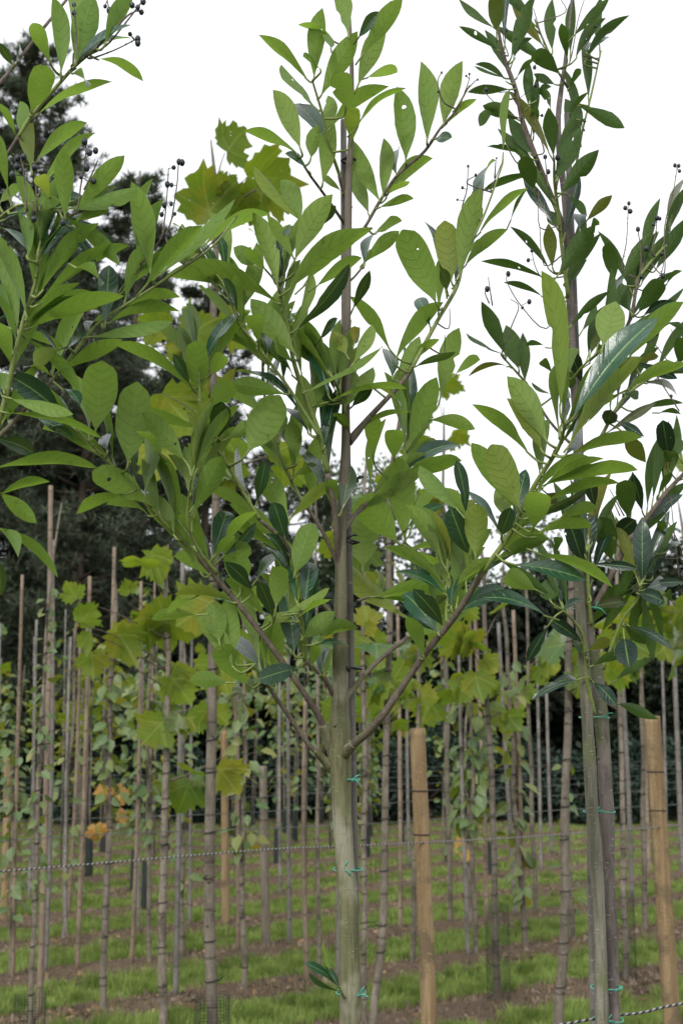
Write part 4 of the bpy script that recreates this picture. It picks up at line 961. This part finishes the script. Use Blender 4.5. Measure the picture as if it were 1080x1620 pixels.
# farther saplings, alike and small in the picture
def far_proto(v):
    random.seed(300 + v); h = [2.9, 3.3, 2.6, 3.1, 2.4][v]
    root = thing('young_tree', (0, -50 - v, 0), 'small slim young tree with a cane in the far rows', 'young tree', 'young trees of the far rows')
    mb = MB(); x0, y0 = 0, -50 - v
    pts = [Vector((x0 + random.gauss(0, .012), y0, h * q / 6 * .86)) for q in range(7)]; mb.tube(pts, [.0135 - .0013 * q for q in range(7)], 7, smooth=2, jit=.1)
    mb.build('trunk', M_sap, root)
    m2 = MB(); m2.tube([Vector((x0 + .05, y0, 0)), Vector((x0 + .03, y0, h))], [.011, .008], 6, smooth=0); m2.build('cane', random.choice((M_cane, M_caneg)), root)
    if v != 3: m3 = MB(); m3.tube([Vector((x0, y0, .0)), Vector((x0, y0, .45))], [.042, .038], 9, cap=False, smooth=0, jit=.2); m3.build('tree_guard', M_guard, root)
    fol = MB(); big = v in (0, 2)
    for q in range([22, 120, 18, 90, 110][v]):
        z = h * random.uniform(.25 if not big else .55, .95); a = random.uniform(0, 6.28); L = random.uniform(.03, .16 if not big else .35)
        c = Vector((x0 + math.cos(a) * L, y0 + math.sin(a) * L, z)); d = Vector((math.cos(a), math.sin(a), random.uniform(-1.2, .1))); nn = Vector((random.gauss(0, .5), -.5, .8))
        fol.tube([Vector((x0, y0, z - .04)), c], [.003, .002], 4, cap=False, smooth=0)
        if big: plane_leaf(fol, c, d, nn, random.uniform(.13, .2), random.random(), random.random() ** 2 * .5)
        else: oval_leaf(fol, c, d, nn, random.uniform(.08, .13), .08, random.random(), random.random() ** 3)
    fol.build('leaves', M_plane if big else M_small, root)
    return root
protos = [far_proto(v) for v in range(5)]; used = set()
random.seed(77)
for k in range(3, 13):
    t = -.36 * (ROW0 + ROWS * k) * 1.35 - 1
    while t < .75 * (ROW0 + ROWS * k):
        t += random.uniform(.75, 1.3) * (2.4 if k < 5 else 1.9 if k < 7 else 1.25)
        p = on_row(k, t)
        if abs(p.x) > .29 * p.y + .3: continue
        v = random.randrange(5); src = protos[v]
        if v in used:
            o = src.copy(); C.objects.link(o)
            for ch in [c for c in bpy.data.objects if c.parent == src]:
                if k < 5 and ch.name.startswith('tree_guard'): continue
                c2 = ch.copy(); C.objects.link(c2); c2.parent = o
        elif k >= 5: o = src; used.add(v)
        else: continue
        o.location = p; o.rotation_euler = (random.gauss(0, .012), random.gauss(0, .012), random.uniform(0, 6.28)); s_ = random.uniform(.9, 1.08); o.scale = (1, 1, s_)

# ---------------------------------------------------------------- trees and shrubs behind the nursery
def rand_dirs(n, up=0.0):
    d = rng.normal(size=(n, 3)); d[:, 2] += up; return d / np.linalg.norm(d, axis=1, keepdims=True)
def leaf_quads(c, size, up=.4, asp=.6):
    n = len(c); a = rand_dirs(n); nn = rand_dirs(n, up); b = np.cross(nn, a); b /= np.linalg.norm(b, axis=1, keepdims=True) + 1e-9
    s = size * (.6 + .8 * rng.random((n, 1))); a = a * s * .5; b = b * s * .5 * asp
    return np.stack([c - a, c + b, c + a, c - b], 1)
def blob_points(n, centers, radii, shell=.55):
    i = rng.choice(len(centers), n, p=radii[:, 0] ** 2 / (radii[:, 0] ** 2).sum()); d = rand_dirs(n); r = (shell + (1 - shell) * rng.random(n)) ** 1.0
    return centers[i] + d * r[:, None] * radii[i]
def needles(c, L, wd, per, up=.5):
    m = len(c) * per; cc = np.repeat(c, per, 0) ; d = rand_dirs(m, up); s = np.cross(d, rand_dirs(m)); s /= np.linalg.norm(s, axis=1, keepdims=True) + 1e-9
    l = L * (.6 + .8 * rng.random((m, 1)))
    return np.stack([cc - s * wd, cc + s * wd, cc + d * l], 1)
def pine(px, ytop, Y, rad, label, zlow=1.0, nlimb=90, seed=1, shape=.6, per=9, tl=.19):
    random.seed(seed); top = P(px, ytop, Y); base = Vector((top.x, Y, 0)); H = top.z
    root = thing('pine_tree', base, label, 'tree', 'pines behind the nursery')
    mb = MB(); tp = [base + Vector((noise.noise(Vector((q * .4, seed, 0))) * .25, 0, H * q / 10)) for q in range(11)]
    mb.tube(tp, [.16 * (1 - q / 10.5) + .015 for q in range(11)], 9, jit=.2, smooth=2); mb.build('trunk', M_twig, root)
    lm = MB(); cs = []
    for i in range(nlimb):
        z = zlow + (H - zlow - .2) * ((i + random.random()) / nlimb); f = 1 - (z - zlow) / (H - zlow); a = random.uniform(0, 6.283)
        L = rad * (f ** shape) * random.uniform(.55, 1.1) + .25; b = Vector((tp[min(9, int(z / H * 10))].x, base.y, z))
        e = b + Vector((math.cos(a) * L, math.sin(a) * L, random.uniform(.05, .45) * L))
        m_ = b.lerp(e, .5) - Vector((0, 0, .08 * L)); lm.tube([b, m_, e], [.045 * f + .015, .02, .008], 5, smooth=2)
        for q in range(int(5 + L * 6)):
            fr = random.uniform(.25, 1) ** .7; c = b.lerp(e, fr) - Vector((0, 0, .08 * L * 4 * fr * (1 - fr)))
            tip = c + Vector((random.gauss(0, .28), random.gauss(0, .28), random.uniform(-.05, .4))) * min(1, L * .6)
            if random.random() < .4: lm.tube([c, tip], [.009, .004], 4, cap=False, smooth=0)
            for w_ in range(5): g = c.lerp(tip, .3 + .7 * w_ / 4); cs.append((g.x + random.gauss(0, .05), g.y + random.gauss(0, .05), g.z + random.gauss(0, .05)))
    lm.build('limbs', M_twig, root)
    fast_mesh('needles', needles(np.array(cs), tl, .015, per), M_pine, root)
pine(60, 75, 27, 2.6, 'tallest dark pine at the left, its ragged top above the others', seed=3, nlimb=210, shape=.45)
pine(-75, 140, 26, 2.8, 'dark pine cut off by the left edge', seed=4, nlimb=160, shape=.5)
pine(222, 270, 28, 2.3, 'second dark pine with its pointed top between the laurel boughs', seed=5, nlimb=150, shape=.62)
pine(330, 440, 30, 2.6, 'lower pine filling in behind the thick pale sapling', seed=6, nlimb=150, shape=.6)
pine(450, 640, 31, 2.4, 'sparse pine with sky gaps left of the middle trunk', seed=8, nlimb=60, shape=.7)
pine(140, 420, 25, 2.7, 'lowest nearest pine between the two pointed pines', seed=9, nlimb=210, shape=.5)
def leafy(name, px, ytop, Y, rad, label, cat, mat, n, size, group, trunk=True, zlow=.5, nb=9, seed=1, asp=.6):
    random.seed(seed); top = P(px, ytop, Y); base = Vector((top.x, Y, 0)); H = top.z
    root = thing(name, base, label, cat, group); mb = MB(); cen = []; rd = []
    if trunk:
        mb.tube([base, base + Vector((random.gauss(0, .1), 0, H * .5)), base + Vector((random.gauss(0, .15), 0, H * .92))], [.11, .08, .02], 8, smooth=4, jit=.15)
    for i in range(nb):
        f = (i + .5) / nb; z = zlow + (H - zlow) * f * .93; wid = rad * math.sin(math.pi * (.18 + .72 * f)) * .7; a = random.uniform(0, 6.28)
        c = base + Vector((math.cos(a) * wid * random.uniform(.3, 1), math.sin(a) * wid * .7, z)); rr = rad * random.uniform(.35, .6)
        cen.append(c); rd.append((rr, rr, min(rr * .8, max(.3, H - z))))
        b = base + Vector((0, 0, max(.05, z - rr))); mb.tube([b, b.lerp(c, .6), c + Vector((0, 0, rr * .5))], [.04, .025, .008], 5, smooth=2)
    mb.build('trunk' if trunk else 'stems', M_twig, root)
    pts = blob_points(n, np.array([tuple(c) for c in cen]), np.array(rd), .3); pts = pts[pts[:, 2] > .05]
    fast_mesh('foliage', leaf_quads(pts, size, .4, asp), mat, root)
BT = [(520, 690, 33, 2.2, M_pale, 5200), (620, 700, 34, 2.0, M_pale, 3600), (735, 770, 33, 1.9, M_pale, 3600), (820, 800, 34, 1.8, M_pale, 3000), (690, 870, 30, 2.2, M_wood, 9000), (850, 900, 31, 2.2, M_wood, 9000), (950, 870, 32, 2.2, M_wood, 8000), (1050, 880, 31, 2.2, M_wood, 9000), (1130, 830, 31, 2.3, M_wood, 8000), (560, 850, 30, 2.1, M_wood, 8000)]
BL = ['pale thin-crowned tree just left of the middle trunk', 'pale airy tree behind the middle of the picture', 'pale airy tree right of the middle laurel', 'pale small-crowned tree under the right laurel arm',
      'green rounded tree behind the left thick stake', 'green rounded tree left of the twin trunks', 'green rounded tree behind the twin trunks', 'green rounded tree behind the right thick stake', 'green tree cut by the right edge', 'green rounded tree behind the middle trunk']
for i, (x, yt, Y, rd, mt, n) in enumerate(BT):
    leafy('broadleaf_tree', x, yt, Y, rd, BL[i], 'tree', mt, n, .17 if mt is M_pale else .16, 'trees beyond the nursery', seed=40 + i, nb=12)
xs = [-60, 30, 110, 190, 270, 350, 430, 500, 570, 640, 710, 780, 850, 920, 990, 1060, 1140]
for i, x in enumerate(xs):
    random.seed(i)
    leafy('evergreen_shrub', x, 940 + random.uniform(-35, 45) - (40 if x < 400 else 0), 27.5 + random.uniform(-1, 1), 1.5, f'tall evergreen shrub, near-black with painted shade, {ORD[i]} from the left in the dark screen', 'shrub', M_dark, 11000, .17, 'dark evergreen shrubs behind the rows', False, .0, 12, 60 + i)
xs = [-20, 60, 150, 235, 320, 400, 470, 540, 610, 680, 760, 840, 910, 985, 1060, 1120]
for i, x in enumerate(xs):
    random.seed(i + 50)
    leafy('blue_green_shrub', x, 1165 + random.uniform(-22, 30), 24.3 + random.uniform(-.8, .8), .85, f'low blue-green shrub, {ORD[i]} from the left in front of the dark screen', 'shrub', M_shrub, 3200, .11, 'low blue-green shrubs at the field edge', False, .0, 7, 90 + i, .5)
